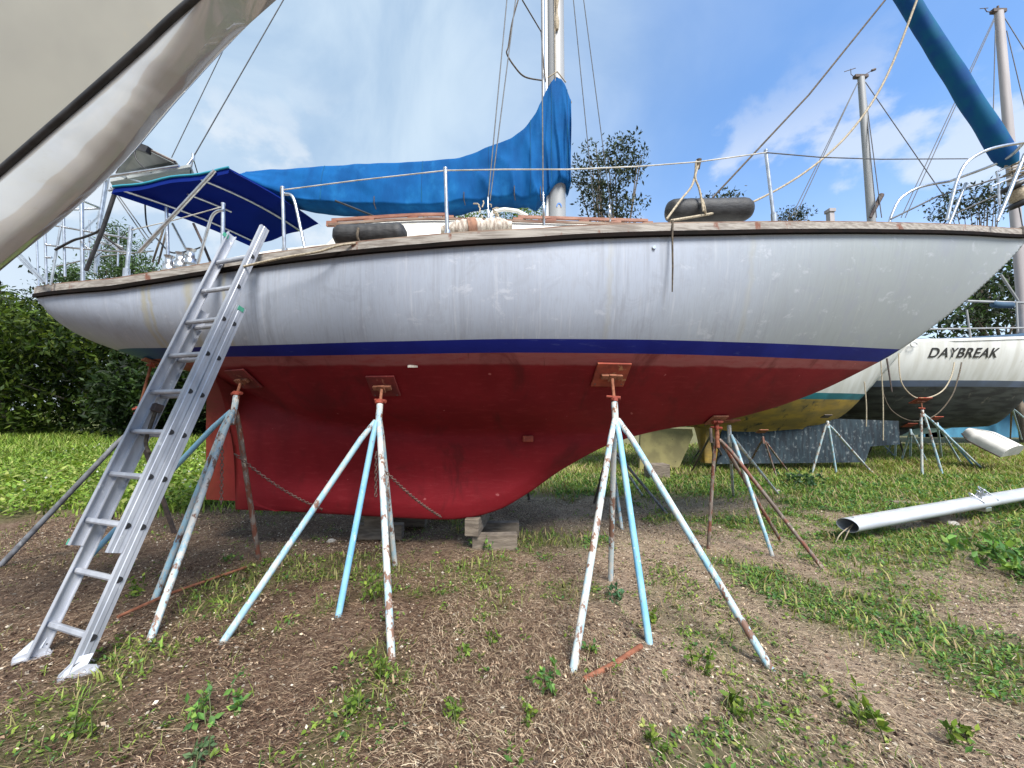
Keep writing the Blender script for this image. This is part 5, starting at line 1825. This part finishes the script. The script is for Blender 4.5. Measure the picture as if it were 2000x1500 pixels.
chain('chain stretched from the rudder stand under the keel', at(458, 886, 3.5), at(632, 996, 4.3), 0.05)
chain('chain end hanging straight down by the rudder stand', at(434, 872, 3.4), at(432, 985, 3.4))
chain('chain stretched from the middle stand under the keel', at(752, 920, 3.35), at(862, 1010, 4.2), 0.03)
chain('chain end hanging from the middle stand', at(735, 882, 3.25), at(734, 970, 3.25))

# ------------------------------------------------------------------ keel blocks
def block(label, c, hx, hy, hz, rot, group='timber blocks under the keel'):
    ca, sa = math.cos(rot), math.sin(rot)
    mb = MB()
    mb.frame_box((c[0], c[1], c[2] + hz), (hx * ca, hx * sa, 0), (-hy * sa, hy * ca, 0), (0, 0, hz), bev=0.008)
    o = mb.build('timber_block', M['block'], None)
    tag(o, label, 'timber block', group)
    return recenter(o, c)


kz = ZB(-0.4)
g1 = gp(960, 1078)
block('front timber of the lower layer in the forward keel pile', (g1.x + 0.03, g1.y + 0.07, 0.0), 0.24, 0.06, 0.085, 0.06)
block('rear timber of the lower layer in the forward keel pile', (g1.x + 0.05, g1.y + 0.52, 0.0), 0.25, 0.06, 0.085, 0.02)
block('upper timber carrying the keel in the forward pile', (g1.x - 0.17, g1.y + 0.30, 0.171), 0.075, 0.34, (kz - 0.175) / 2, -0.12)
g2 = gp(735, 1055)
kz2 = ZB(-1.45)
block('front timber of the lower layer in the aft keel pile', (g2.x, g2.y + 0.06, 0.0), 0.29, 0.06, 0.085, 0.0)
block('rear timber of the lower layer in the aft keel pile', (g2.x + 0.16, g2.y + 0.55, 0.0), 0.29, 0.06, 0.085, 0.03)
block('upper timber carrying the keel in the aft pile', (g2.x - 0.05, g2.y + 0.30, 0.171), 0.10, 0.34, (kz2 - 0.175) / 2, 0.05)
g3 = gp(1290, 940)
block('dark block standing under the ochre rudder behind the boat', (g3.x, g3.y + 0.2, 0), 0.22, 0.16, 0.17, 0.1, 'blocks under the boats behind')
mbk = gp(1285, 908, 0.34)

# bars, pipe and litter on the ground
def bar(name, label, cat, pts, r, mat):
    o = MB().tube(pts, r, 8).build(name, M[mat], None)
    tag(o, label, cat)
    return recenter(o, pts[0])


bar('rusty_bar', 'short rusty iron bar lying by the foot of the right stand', 'iron bar', [gp(1140, 1328, 0.02), gp(1200, 1297, 0.022), gp(1252, 1262, 0.025)], 0.017, 'rust')
bar('rusty_bar', 'long rusty rod half buried between the ladder and the rudder stand', 'iron bar', [gp(230, 1205, 0.012), gp(330, 1160, 0.02), gp(480, 1108, 0.015)], 0.013, 'rust')
bar('cable', 'dark cable lying across the earth at the left edge', 'cable', smoothed([gp(-20, 1130, 0.01), gp(40, 1098, 0.015), gp(110, 1082, 0.012), gp(200, 1080, 0.012)]), 0.010, 'dark_rope')
for px, py, s, lab in ((646, 1060, 0.05, 'pale stone left of the aft keel pile'), (1520, 962, 0.06, 'grey stone near the dark leafy clump'), (1860, 1026, 0.07, 'flat stone beside the block under the lying mast')):
    q = gp(px, py)
    bm = bmesh.new()
    bmesh.ops.create_icosphere(bm, subdivisions=2, radius=1.0)
    for v in bm.verts:
        v.co = Vector((v.co.x * s, v.co.y * s * 0.8, v.co.z * s * 0.55)) * (1 + 0.25 * mnoise.noise(v.co * 1.7 + Vector((px, 0, 0))))
    me = bpy.data.meshes.new('stone')
    bm.to_mesh(me)
    bm.free()
    me.materials.append(M['stone'])
    o = bpy.data.objects.new('stone', me)
    COL.objects.link(o)
    o.location = (q.x, q.y, s * 0.3)
    tag(o, lab, 'stone')

# ------------------------------------------------------------------ mast lying on the ground
ma = at(1655, 1026, gp(1655, 1062).y)
mbp = gp(1925, 1012)
mc = at(2010, 963, mbp.y + 0.35)
md = ma + (mc - ma) * 3.2
ax = (md - ma).normalized()
e1 = Vector((0, 0, 1)) - ax * ax.z
e1.normalize()
e2 = ax.cross(e1)
lm = thing('lying_mast', 'white aluminium mast lying on blocks at the right, open hollow end towards the camera', 'mast', (ma.x, ma.y, 0))
rows, rin = [], []
for s in (0.0, 0.6, 1.5, 3.0, 4.5, (md - ma).length):
    rows.append([ma + ax * s + e1 * 0.075 * math.sin(a) + e2 * 0.115 * math.cos(a) for a in [2 * math.pi * k / 24 for k in range(24)]])
rin = [[ma + ax * s + e1 * 0.070 * math.sin(a) + e2 * 0.110 * math.cos(a) for a in [2 * math.pi * k / 24 for k in range(24)]] for s in (0.0, 0.6)]
mb = MB().grid(rows, closed=True).grid([rows[0], rin[0]], closed=True, smooth=False).grid(rin[::-1], closed=True)
mb.add(rin[1], [tuple(range(24))])
mb.build('extrusion', M['mast_alu'] if False else pm('mast_bare', (0.45, 0.47, 0.51), (0.36, 0.38, 0.42), 3, (0.6, 0.6, 2), rough=0.5, metal=0.25, c3=(0.30, 0.31, 0.32), t3=(0.60, 0.75), s3=8), lm)
MB().frame_box(ma + ax * 2.0 + e2 * 0.0 + e1 * 0.079, ax * 1.9, e2 * 0.012, e1 * 0.006).build('sail_groove', M['mast_alu'], lm)
# spreader root fitting with tangled wires
fc = at(1900, 975, (ma + (mc - ma) * 0.72).y)
fs = ((fc - ma).dot(ax))
fcen = ma + ax * fs
mb = MB()
for k in range(9):
    a = k * 0.7
    mb.tube(smoothed([fcen + e1 * 0.07 + ax * (0.05 * k - 0.2), fcen + e1 * (0.14 + 0.03 * math.sin(k * 2.0)) + e2 * (0.1 * math.sin(a)) + ax * (0.07 * k - 0.25), fcen + e2 * 0.12 * math.cos(k) + e1 * 0.03 + ax * (0.06 * k - 0.2)]), 0.008, 5)
mb.frame_box(fcen - e2 * 0.0 - e1 * 0.085, ax * 0.07, e2 * 0.08, e1 * 0.03, bev=0.01)
mb.build('spreader_bracket', M['steel'], lm)
MB().tube([fcen - e1 * 0.09, fcen - e1 * 0.13 + ax * 0.08 - e2 * 0.05, fcen - e1 * 0.18 + ax * 0.25 - e2 * 0.12], [0.02, 0.014, 0.008], 8).build('fitting_arm', M['dark_iron'], lm)
mb = MB()
for k, (px1, py1, px2, py2) in enumerate(((1640, 1045, 1628, 1075), (1655, 1042, 1640, 1078))):
    mb.tube(smoothed([ma + ax * 0.1, at(px1, py1, ma.y - 0.02), at(px2, py2, ma.y - 0.03), gp(px2 + 10, py2 + 12, 0.01)]), 0.006, 6)
tag(mb.build('halyard_tails', M['rope'], None), 'two pale rope tails hanging out of the open end of the lying mast', 'rope')
bq = gp(1843, 1022)
block('timber block under the lying mast', (bq.x, bq.y + 0.12, 0), 0.12, 0.12, max(0.05, ((ma + ax * ((bq - ma).dot(ax))).z - 0.085) / 2), 0.3, 'blocks under the lying mast')
bq = md - ax * 0.6
block('timber block under the far end of the lying mast', (bq.x, bq.y, 0), 0.12, 0.12, max(0.05, (bq.z - 0.085) / 2), 0.3, 'blocks under the lying mast')
q = gp(1775, 985)
block('loose pale plank lying behind the mast', (q.x, q.y, 0.0), 0.22, 0.05, 0.02, -0.25, 'blocks under the lying mast')

# ------------------------------------------------------------------ boats behind
def simple_hull(name, label, x0, x1, yc, half, z_sheer, z_stripe, z_can, keel, mats, flip=False, bow_rake=1.6, extra_stem=None):
    """smaller copies of the hull builder; bow at x1 (or at x0 when flipped)"""
    L = x1 - x0
    S0, S1, S2 = z_sheer
    t0, t1 = z_stripe
    zcan, zkeel, k0, k1 = z_can[0], keel[0], keel[1], keel[2]

    def loc(x):
        return (x - x0) / L if not flip else (x1 - x) / L
    bt = curve([(0, 0.55 * half), (0.12, 0.75 * half), (0.35, 0.98 * half), (0.5, half), (0.7, 0.80 * half), (0.88, 0.40 * half), (0.96, 0.15 * half), (1.0, 0.01)])
    sh = curve([(0, S0), (0.4, S1), (1, S2)])
    cn = curve([(0, S0 - 0.35), (0.04, t0 - 0.05), (0.14, t1 - 0.1), (0.35, zcan + 0.08), (0.5, zcan), (0.68, zcan + 0.05), (1 - bow_rake / L, z_can[1]), (1 - bow_rake / L * 0.45, (z_can[1] + S2) / 2 + 0.05), (1.0, S2 - 0.02)])
    kf = curve([(0, 9), (k0 - 0.021, 9), (k0 - 0.02, zkeel + 0.02), (k1 - 0.1, zkeel), (k1, zkeel + 0.12), (k1 + 0.10, zcan), (1.0, 9)])

    def zb(x):
        u = loc(x)
        c = cn(u)
        if k0 <= u <= k1 + 0.10:
            return min(c, kf(u))
        return c

    def tk(x, z):
        u = loc(x)
        return 0.12 if k0 <= u <= k1 + 0.05 else 0.0
    us = list(np.linspace(0, 0.1, 6)) + list(np.linspace(0.12, k0 - 0.004, 10)) + [k0, k0 + 0.01] + list(np.linspace(k0 + 0.03, 0.9, 34)) + list(np.linspace(0.915, 1.0, 10))
    xs = [x0 + u * L for u in us] if not flip else [x1 - u * L for u in us]
    root = thing(name, label, 'sailboat', ((x0 + x1) / 2, yc, 0))
    h, br = hull(xs, yc, lambda x: bt(loc(x)), lambda x: sh(loc(x)), lambda x: cn(loc(x)), zb, tk, lambda x: t0, lambda x: t1, lambda x: (2.0 - 0.7 * loc(x), 1.6 - 0.5 * loc(x)), 6, 2, 20)
    h.build('hull', [M[k] for k in mats], root, merge=0.0004, recalc=True)
    rows = []
    for x in xs:
        B = max(bt(loc(x)) - 0.01, 0.002)
        rows.append([Vector((x, yc + B * k, sh(loc(x)) - 0.01 + 0.04 * (1 - k * k))) for k in (-1, -0.5, 0, 0.5, 1)])
    MB().grid(rows).build('deck', M['deck'], root)
    for sd in (-1, 1):
        rows = []
        for x in xs:
            B, S = bt(loc(x)), sh(loc(x))
            rows.append([Vector((x, yc + sd * (B + o_), S + z)) for o_, z in ((-0.03, 0), (0.02, 0), (0.02, 0.07), (-0.03, 0.07))])
        MB().grid(rows, closed=True, smooth=False).build('rail', M['bg_white'], root)
    return root, br, sh, loc, bt


def far_mast(root, x, y, z0, z1, rx, ry, mat, lean=0.0, r_top=0.85):
    rows = []
    for z in (z0, (z0 + z1) / 2, z1):
        k_ = 1 if z < z1 else r_top
        u = (z - z0) / (z1 - z0)
        rows.append([Vector((x + lean * u + rx * k_ * math.cos(a), y + ry * k_ * math.sin(a), z)) for a in [2 * math.pi * k / 12 for k in range(12)]])
    mb = MB().grid(rows, closed=True)
    mb.add(rows[-1], [tuple(range(12))])
    return mb.build('mast', M[mat], root)


# ochre-bottomed boat just behind the bow
YG = 9.8
bow_tip = at(1792, 655, YG)
stem = at(1640, 815, YG)
gb, gbr, gsh, gloc, gbt = simple_hull('sailboat', 'white sailboat with teal stripe and ochre bottom behind the bow of the red one', 1.6, bow_tip.x, YG, 1.35,
                                     (2.65, 2.65, bow_tip.z), (at(1600, 768, YG - 0.7).z, at(1600, 780, YG - 0.7).z), (0.98, stem.z), (at(1600, 905, YG).z, 0.36, 0.60),
                                     ('bg_white', 'teal_stripe', 'gold_bottom'), bow_rake=bow_tip.x - stem.x)
# its keel is painted black over blue: a fin plate pair set proud of the hull skin
kb = [at(px, py, YG - 0.16) for px, py in ((1410, 838), (1490, 834), (1640, 818), (1755, 822), (1758, 868), (1700, 872), (1690, 903), (1400, 906))]
va = [Vector((p.x, YG - 0.16, p.z)) for p in kb]
vb = [Vector((p.x, YG + 0.16, p.z)) for p in kb]
k = len(kb)
mb = MB().add(va, [tuple(range(k))], smooth=False).add(vb, [tuple(range(k))[::-1]], smooth=False).grid([va + [va[0]], vb + [vb[0]]], smooth=False)
mb.build('ballast_keel', M['mottled'], gb, recalc=True)
yr = [at(px, py, YG) for px, py in ((1250, 835), (1350, 838), (1352, 850), (1325, 912), (1248, 916))]
va = [Vector((p.x, YG - 0.05, p.z)) for p in yr]
vb = [Vector((p.x, YG + 0.05, p.z)) for p in yr]
mb = MB().add(va, [tuple(range(5))], smooth=False).add(vb, [tuple(range(5))[::-1]], smooth=False).grid([va + [va[0]], vb + [vb[0]]], smooth=False)
mb.build('rudder', M['yellow_fin'], gb, recalc=True)
mt0, mt1 = at(1704, 420, YG), at(1681, 152, YG)
gm = far_mast(gb, mt0.x, YG, 2.9, mt1.z, 0.095, 0.085, 'mast_white', lean=(mt1.x - mt0.x) * 0.9)
mtop = Vector((mt1.x, YG, mt1.z))
mb = MB()
mb.frame_box(mtop + Vector((0, 0, 0.03)), (0.17, 0, 0), (0, 0.05, 0), (0, 0, 0.035))
mb.tube([mtop + Vector((0.05, 0, 0.05)), mtop + Vector((0.34, 0, 0.22))], 0.010, 5)
mb.tube([mtop + Vector((0.30, 0, 0.20)), mtop + Vector((0.40, 0, 0.24))], 0.03, 6)
mb.tube([mtop + Vector((-0.15, 0, 0.0)), mtop + Vector((-0.25, 0, 0.10)), mtop + Vector((-0.25, 0, 0.25))], 0.008, 5)
mb.tube([mtop + Vector((-0.42, 0, 0.17)), mtop + Vector((-0.12, 0, 0.27))], 0.010, 5)
mb.build('masthead_gear', M['dark_iron'], gm)
for (pa, pb) in (((1676, 160), (1545, 425)), ((1676, 160), (1552, 425)), ((1690, 160), (1845, 385)), ((1690, 180), (1722, 425)), ((1688, 180), (1712, 425))):
    MB().tube([at(*pa, YG), at(*pb, YG - 0.3)], 0.011, 5).build('stay', M['wire'], gb)
MB().tube([at(1700, 425, YG - 0.2), at(1722, 380, YG - 0.2)], [0.035, 0.06], 6).build('mast_step_strut', M['dark_iron'], gb)
mb = MB()
rg = at(1785, 673, YG - 0.25)
ring = [rg + Vector((0.085 * math.cos(a), 0, 0.055 * math.sin(a))) for a in [2 * math.pi * k / 14 for k in range(15)]]
mb.tube(ring, 0.012, 6, caps=False)
mb.build('bow_ring', M['mast_alu'], gb)

# the boat lettered DAYBREAK
YD = 11.2
dk = at(1900, 668, YD - 1.5)
db, dbr, dsh, dloc, dbt = simple_hull('sailboat', 'white sailboat with weathered black bottom lettered DAYBREAK at the right', 6.4, 16.9, YD, 1.6,
                                     (dk.z - 0.02, dk.z, dk.z + 0.35), (at(1900, 742, YD - 1.45).z, at(1900, 754, YD - 1.45).z), (at(1800, 838, YD - 0.6).z, 1.95), (0.45, 0.20, 0.38),
                                     ('bg_white', 'slate_stripe', 'black_bottom'), bow_rake=2.4)
kb = [at(px, py, YD - 0.2) for px, py in ((1640, 838), (1800, 842), (1790, 868), (1640, 872))]
fcu = bpy.data.curves.new('name_lettering', 'FONT')
fcu.body = 'DAYBREAK'
fcu.size = 0.335
fcu.shear = 0.28
fcu.extrude = 0.002
fcu.offset = 0.004
fcu.space_character = 1.06
fo = bpy.data.objects.new('name_lettering', fcu)
COL.objects.link(fo)
t0p = at(1811, 698, YD - 1.55)
tx = t0p.x
yl0, yl1 = YD - dbr(tx, t0p.z), YD - dbr(tx + 1.9, t0p.z)
dz_ = (dbr(tx + 0.9, t0p.z + 0.15) - dbr(tx + 0.9, t0p.z)) / 0.15
fo.rotation_euler = (math.pi / 2 - math.atan(dz_) , 0, math.atan2(yl1 - yl0, 1.9))
ymin = min(YD - dbr(tx + s, t0p.z + h_) for s in (0, 0.6, 1.2, 1.9) for h_ in (0, 0.25))
fcu.materials.append(M['lettering'])
fo.rotation_euler = (0, 0, 0)
dg_ = bpy.context.evaluated_depsgraph_get()
lme = bpy.data.meshes.new_from_object(fo.evaluated_get(dg_))
bpy.data.objects.remove(fo)
for v_ in lme.vertices:                            # lay the letters on the curved planking
    lx, lz, ld = v_.co.x, v_.co.y, v_.co.z
    X_, Z_ = tx + lx, t0p.z + lz
    v_.co = Vector((X_, YD - dbr(X_, Z_) - 0.012 + ld, Z_)) - WL[db]
lo_ = bpy.data.objects.new('name_lettering', lme)
COL.objects.link(lo_)
lo_.parent = db
# deck clutter: canvas, coachroof, rails
mb = MB()
x_a, x_b = at(1775, 660, YD - 0.9).x, 15.4
rows = []
for x in np.linspace(x_a, x_b, 24):
    z = dsh(dloc(x))
    rows.append([Vector((x, YD - 1.05, z + 0.04)), Vector((x, YD - 1.0, z + 0.16 + 0.02 * mnoise.noise((x * 2, 0, 0)))), Vector((x, YD - 0.6, z + 0.24 + 0.04 * mnoise.noise((x * 3, 1, 0)))), Vector((x, YD, z + 0.30)), Vector((x, YD + 0.8, z + 0.05))])
mb.grid(rows)
tag(mb.build('deck_canvas', M['navy_canvas'], None), 'navy canvas spread along the deck of the boat lettered DAYBREAK', 'canvas')
tubes('guard_rail', [[at(1795, 643, YD - 1.3), at(2010, 640, YD - 1.3)], [at(1888, 605, YD - 1.3), at(1897, 668, YD - 1.3)], [at(1985, 590, YD - 1.2), at(1988, 650, YD - 1.2)]], 0.02, 'mast_white', db)
MB().tube([at(1888, 588, YD - 0.2), at(2010, 592, YD - 0.2)], 0.035, 8).build('boom', M['mast_white'], db)
o = MB().tube(smoothed([at(1938, 594, YD - 0.2), at(1955, 596, YD - 0.2), at(1978, 596, YD - 0.2)]), [0.05] + [0.09] * 11 + [0.06], 10).build('boom_cover', M['navy_canvas'], None)
tag(o, 'navy sail cover on the boom of the boat lettered DAYBREAK', 'sail cover')
tubes('strut', [[at(1955, 537, YD), at(1990, 590, YD)]], 0.03, 'mast_white', db)
mt0, mt1 = at(1983, 430, YD), at(1951, 24, YD)
dm = far_mast(db, mt0.x, YD, dk.z, mt1.z, 0.135, 0.11, 'mast_brown', lean=(mt1.x - mt0.x) * 0.95)
mtop = Vector((mt1.x - 0.02, YD, mt1.z))
mb = MB()
mb.frame_box(mtop + Vector((0, 0, 0.03)), (0.2, 0, 0), (0, 0.06, 0), (0, 0, 0.05))
mb.tube([mtop + Vector((-0.12, 0, 0.0)), mtop + Vector((-0.35, 0, 0.02)), mtop + Vector((-0.40, 0, 0.12))], 0.012, 5)
mb.tube([mtop + Vector((-0.55, 0, 0.12)), mtop + Vector((-0.30, 0, 0.14))], 0.010, 5)
mb.tube([mtop + Vector((0, 0, 0.05)), mtop + Vector((0, 0, 0.2))], 0.03, 6)
mb.build('masthead_gear', M['dark_iron'], dm)
for (pa, pb) in (((1942, 35), (1760, 425)), ((1942, 40), (1768, 425)), ((1962, 35), (2040, 160)), ((1944, 60), (1939, 260)), ((1966, 60), (2030, 330))):
    MB().tube([at(*pa, YD), at(*pb, YD - 0.4)], 0.012, 5).build('stay', M['wire'], db)
# ropes looping down its side
yside = YD - 1.72
o = MB().tube(smoothed([at(1755, 690, 9.2), at(1760, 745, 9.1), at(1785, 775, 9.1), at(1815, 776, 9.1), at(1842, 762, 9.2), at(1858, 735, 9.3), at(1864, 708, 9.42)]), 0.014, 6).build('mooring_rope', M['rope'], None)
tag(o, 'pale rope looping down the white side below the letters DAYBREAK', 'rope')
o = MB().tube(smoothed([at(1722, 760, 9.1), at(1740, 800, 9.1), at(1780, 822, 9.1), at(1825, 812, 9.1), at(1858, 775, 9.1), at(1872, 735, 9.25), at(1878, 708, 9.42)]), 0.013, 6).build('mooring_rope', M['dark_rope'], None)
tag(o, 'brown rope looping lower across the black bottom of the named boat', 'rope')
for i, (a, c, lab) in enumerate((((1688, 745), (1692, 833), 'pale rope end hanging straight beside the ochre boat'), ((1720, 700), (1725, 860), 'longer pale rope end hanging to the right of the straight one'))):
    o = MB().tube(smoothed([at(*a, 8.7), at((a[0] + c[0]) / 2 + 2, (a[1] + c[1]) / 2, 8.7), at(*c, 8.7)]), 0.012, 6).build('rope_end', M['rope'], None)
    tag(o, lab, 'rope')
o = MB().tube([at(1732, 700, 8.75), at(1742, 765, 8.75)], [0.02, 0.014], 6).build('dark_pipe', M['dark_iron'], None)
tag(o, 'dark pipe end leaning against the side of the ochre bottomed boat', 'pipe')

# two more boats further right
simple_hull('sailboat', 'distant boat with pale green bottom and thin red stripe behind the named boat', 10.0, 20.8, 14.6, 1.4, (2.7, 2.6, 3.1), (1.56, 1.44), (0.92, 1.75), (0.55, 0.30, 0.5),
            ('bg_white', 'red_stripe', 'pale_green'), bow_rake=3.0)
simple_hull('sailboat', 'boat with sky blue bottom and deep keel at the far right edge', 18.3, 29.0, 18.0, 1.5, (2.9, 2.8, 3.2), (2.30, 2.20), (1.3, 2.0), (0.25, 0.03, 0.72),
            ('bg_white', 'slate_stripe', 'sky_blue_bottom'), bow_rake=2.6)

# background stands
def quick_stand(label, top_px, depth, feet_px, mats, pad_mat='rust_red', r=0.024, pad_up=0.12, plain=True, pad=0.12):
    T_ = at(*top_px, depth)
    stand(label, T_, [gp(*f_) for f_ in feet_px], ((T_.x, T_.y + 0.03, T_.z + pad_up), (0, 0.5, 1)), mats, pad_mat, pad, r=r, plain=plain, post=0.16, collar=mats[0])


quick_stand('thin pale stand under the ochre bottom of the boat behind', (1616, 822), 9.0, ((1584, 928), (1634, 928), (1702, 922)), ('st_pale', 'st_blue', 'st_pale'), 'dark_iron', pad=0.09)
quick_stand('light blue stand with red pad propping the boat lettered DAYBREAK', (1801, 800), 8.9, ((1801, 932), (1842, 932), (1920, 918)), ('st_pale', 'st_blue', 'st_blue'), pad_up=0.22, plain=False, pad=0.16)
quick_stand('small blue stand behind the one propping the named boat', (1778, 838), 10.8, ((1778, 900), (1812, 905), (1760, 902)), ('st_blue',), pad=0.14)
quick_stand('blue stand with long back legs left of the upturned dinghy', (1830, 825), 10.2, ((1880, 908), (1905, 915), (1840, 900)), ('st_blue', 'st_bright'), pad=0.12)
quick_stand('blue stand at the right edge behind the upturned dinghy', (1975, 790), 11.2, ((1973, 862), (1998, 865), (2040, 850)), ('st_rust', 'st_blue', 'st_blue'), 'rust', pad=0.12)
quick_stand('rust red stand behind the forefoot stands, left of the mottled keel', (1490, 852), 8.6, ((1452, 925), (1518, 935), (1545, 928)), ('st_rust',), 'rust', r=0.02, pad=0.10)
quick_stand('slim dark stand under the named boat right of the mottled keel', (1710, 850), 12.0, ((1675, 893), (1752, 895), (1695, 888)), ('dark_iron', 'st_blue', 'dark_iron'), 'dark_iron', r=0.02, pad=0.10)
quick_stand('blue leg stand in shade right of the mottled keel', (1750, 838), 11.2, ((1748, 900), (1768, 895), (1730, 890)), ('st_blue', 'dark_iron', 'st_blue'), 'rust', r=0.024, pad=0.10)
quick_stand('dark stand far behind the forefoot, under the ochre rudder side', (1392, 838), 10.5, ((1376, 905), (1412, 902), (1352, 898)), ('dark_iron', 'st_pale'), 'dark_iron', r=0.02, pad=0.08)

# upturned dinghy
dg = thing('dinghy', 'small white dinghy with an orange stripe lying tilted on its side', 'dinghy', gp(1935, 902))
p0, p1 = at(1885, 846, 10.2), at(1972, 890, 9.5)
axd = (p1 - p0).normalized()
e2 = Vector((0.15, -0.75, 0.6)).normalized()
e2 = (e2 - axd * e2.dot(axd)).normalized()
e1 = axd.cross(e2)
if e1.z < 0:
    e1 = -e1
Ld = (p1 - p0).length
rows = []
for i in range(19):
    u = i / 18
    w = 0.36 * (min(1, 0.35 + 2.3 * u) if u < 0.3 else 1.0) * (1 - 0.10 * max(0, u - 0.6))
    dpt = 0.30 * (0.55 + 0.45 * min(1, u * 2.5))
    row = []
    for k in range(17):
        a = -math.pi / 2 + math.pi * k / 16
        sx_ = math.copysign(abs(math.sin(a)) ** 0.8, math.sin(a))
        row.append(p0.lerp(p1, u) + e1 * (w * sx_) + e2 * (dpt * abs(math.cos(a)) ** 0.55))
    rows.append(row)
mb = MB().grid(rows)
mb.add(rows[-1], [tuple(range(17))], smooth=False)
mb.add(rows[0], [tuple(range(17))[::-1]], smooth=False)
dh = mb.build('shell', M['dinghy'], dg, recalc=True)
mb = MB()
mb.grid([[rows[i][13] + e2 * 0.006 + e1 * 0.006, rows[i][14] + e2 * 0.006 + e1 * 0.006] for i in range(1, 19)])
mb.build('stripe', M['orange'], dg)
mb = MB()
for j in (0, 16):
    mb.tube([rows[i][j] for i in range(19)], 0.018, 6)
mb.build('gunwale', M['dark_iron'], dg)
mb = MB()
mb.tube([rows[i][8] + e2 * 0.008 for i in range(2, 19)], 0.012, 6)
mb.build('keel_strip', M['dinghy'], dg)

# chimney-like post far away over the foredeck
q = at(1621, 412, 30.0)
mb = MB().box(q.x - 0.18, q.x + 0.18, 29.8, 30.2, 0, q.z - 0.15).box(q.x - 0.25, q.x + 0.25, 29.72, 30.28, q.z - 0.149, q.z + 0.1)
tag(mb.build('far_post', M['mast_brown'], None), 'stubby far post peeping over the foredeck between stanchion and mast', 'post')

# ------------------------------------------------------------------ the overhanging bow at the upper left
# centre plane of that boat: stem rises towards the right
dN = Vector((-0.98, 0.2, 0)).normalized()
mN = Vector((0.2, 0.98, 0)).normalized()


def on_plane(px, py, c):
    r_ = ray(px, py)
    t_ = c / (mN.x * r_.x + mN.y * r_.y)
    return Vector((0, 0, CAMZ)) + r_ * t_


CS, CK = 1.30, 1.215
stem_px = [(-330, 760), (-150, 640), (0, 515), (37, 485), (93, 440), (149, 392), (201, 343), (246, 298), (284, 254), (321, 209), (373, 152), (444, 71), (500, 0), (560, -82), (620, -168)]
stem_px = [(x - 1.6e-4 * max(x, 0) ** 2, y) for x, y in stem_px]
strk_px = [(-330, 600), (-150, 465), (0, 340), (90, 262), (165, 197), (235, 135), (285, 90), (330, 47), (383, 0), (470, -80), (560, -158)]


def plane_curve(pxs, c):
    return curve([(q_.x, q_.z) for q_ in (on_plane(px, py, c) for px, py in pxs)])


STEM_Z, STRK_Z = plane_curve(stem_px, CS), plane_curve(strk_px, CK)
bow = thing('neighbouring_boat', 'glossy cream bow with black rub rail overhanging the upper left corner', 'boat', (-2.6, 1.8, 0))
ns = 17
near, rail_c = [], []
XB0, XB1 = on_plane(-330, 700, CS).x, -0.52


def bow_pt(x, z, c):
    return Vector((x, (c - mN.x * x) / mN.y, z))


stem_s, strk_s = [], []
for x in np.linspace(XB0, XB1, 60):
    u = (x - XB0) / (XB1 - XB0)
    zs_, zk_ = STEM_Z(x), STRK_Z(x)
    if u > 0.86:
        zk_ = max(zk_, zs_ + 0.02)
    cc = CK + (CS - 0.004 - CK) * max(0.0, (u - 0.85) / 0.15)
    stem_s.append(bow_pt(x, zs_, CS))
    strk_s.append(bow_pt(x, zk_, cc))
m_ = len(stem_s)


def mirror(p_):
    d_ = mN.dot(p_) - CS
    return p_ - mN * (2 * d_)


rows_n = []
for i in range(m_):
    S_, K_ = stem_s[i], strk_s[i]
    u = i / (m_ - 1)
    row = []
    for k in range(ns):
        v = k / (ns - 1)
        p_ = S_.lerp(K_, v)
        el = math.sqrt(max(0.0, 1 - (1 - v) ** 2.4))                # turns under towards the stem
        off_ = (S_ - K_).dot(mN)
        p_ = p_ + mN * (off_ * v - off_ * el)
        row.append(p_)
    rows_n.append(row)
mb = MB().grid(rows_n)
mb.grid([[mirror(p_) for p_ in r_[::-1]] for r_ in rows_n])
mb.build('lower_bow', M['gloss'], bow, recalc=True)
rows_t = []
for i in range(m_):
    K_ = strk_s[i]
    u = i / (m_ - 1)
    w = 0.32 * (1 - u) ** 0.6 + 0.01
    rows_t.append([K_, K_ - mN * (w * 0.35) + Vector((0, 0, 0.25)), K_ - mN * (w * 0.75) + Vector((0, 0, 0.55)), K_ - mN * w + Vector((0, 0, 0.85))])
mb = MB().grid(rows_t)
mb.grid([[mirror(p_) for p_ in r_[::-1]] for r_ in rows_t])
mb.build('upper_bow', M['matt_cream'], bow, recalc=True)
dk_rows = [[r_[-1], mirror(r_[-1])] for r_ in rows_t]
MB().grid(dk_rows).build('deck', M['deck'], bow)
mb = MB()
a_, c_ = rows_n[0], rows_t[0]
loop = a_ + c_[1:] + [mirror(p_) for p_ in (a_ + c_[1:])[::-1]][0:-1]
mb.add(loop, [tuple(range(len(loop)))], smooth=False)
mb.build('bulkhead', M['matt_cream'], bow)
mb = MB()
mb.tube([p_ - mN * 0.006 for p_ in strk_s], 0.016, 10)
mb.build('rub_rail', M['black'], bow)
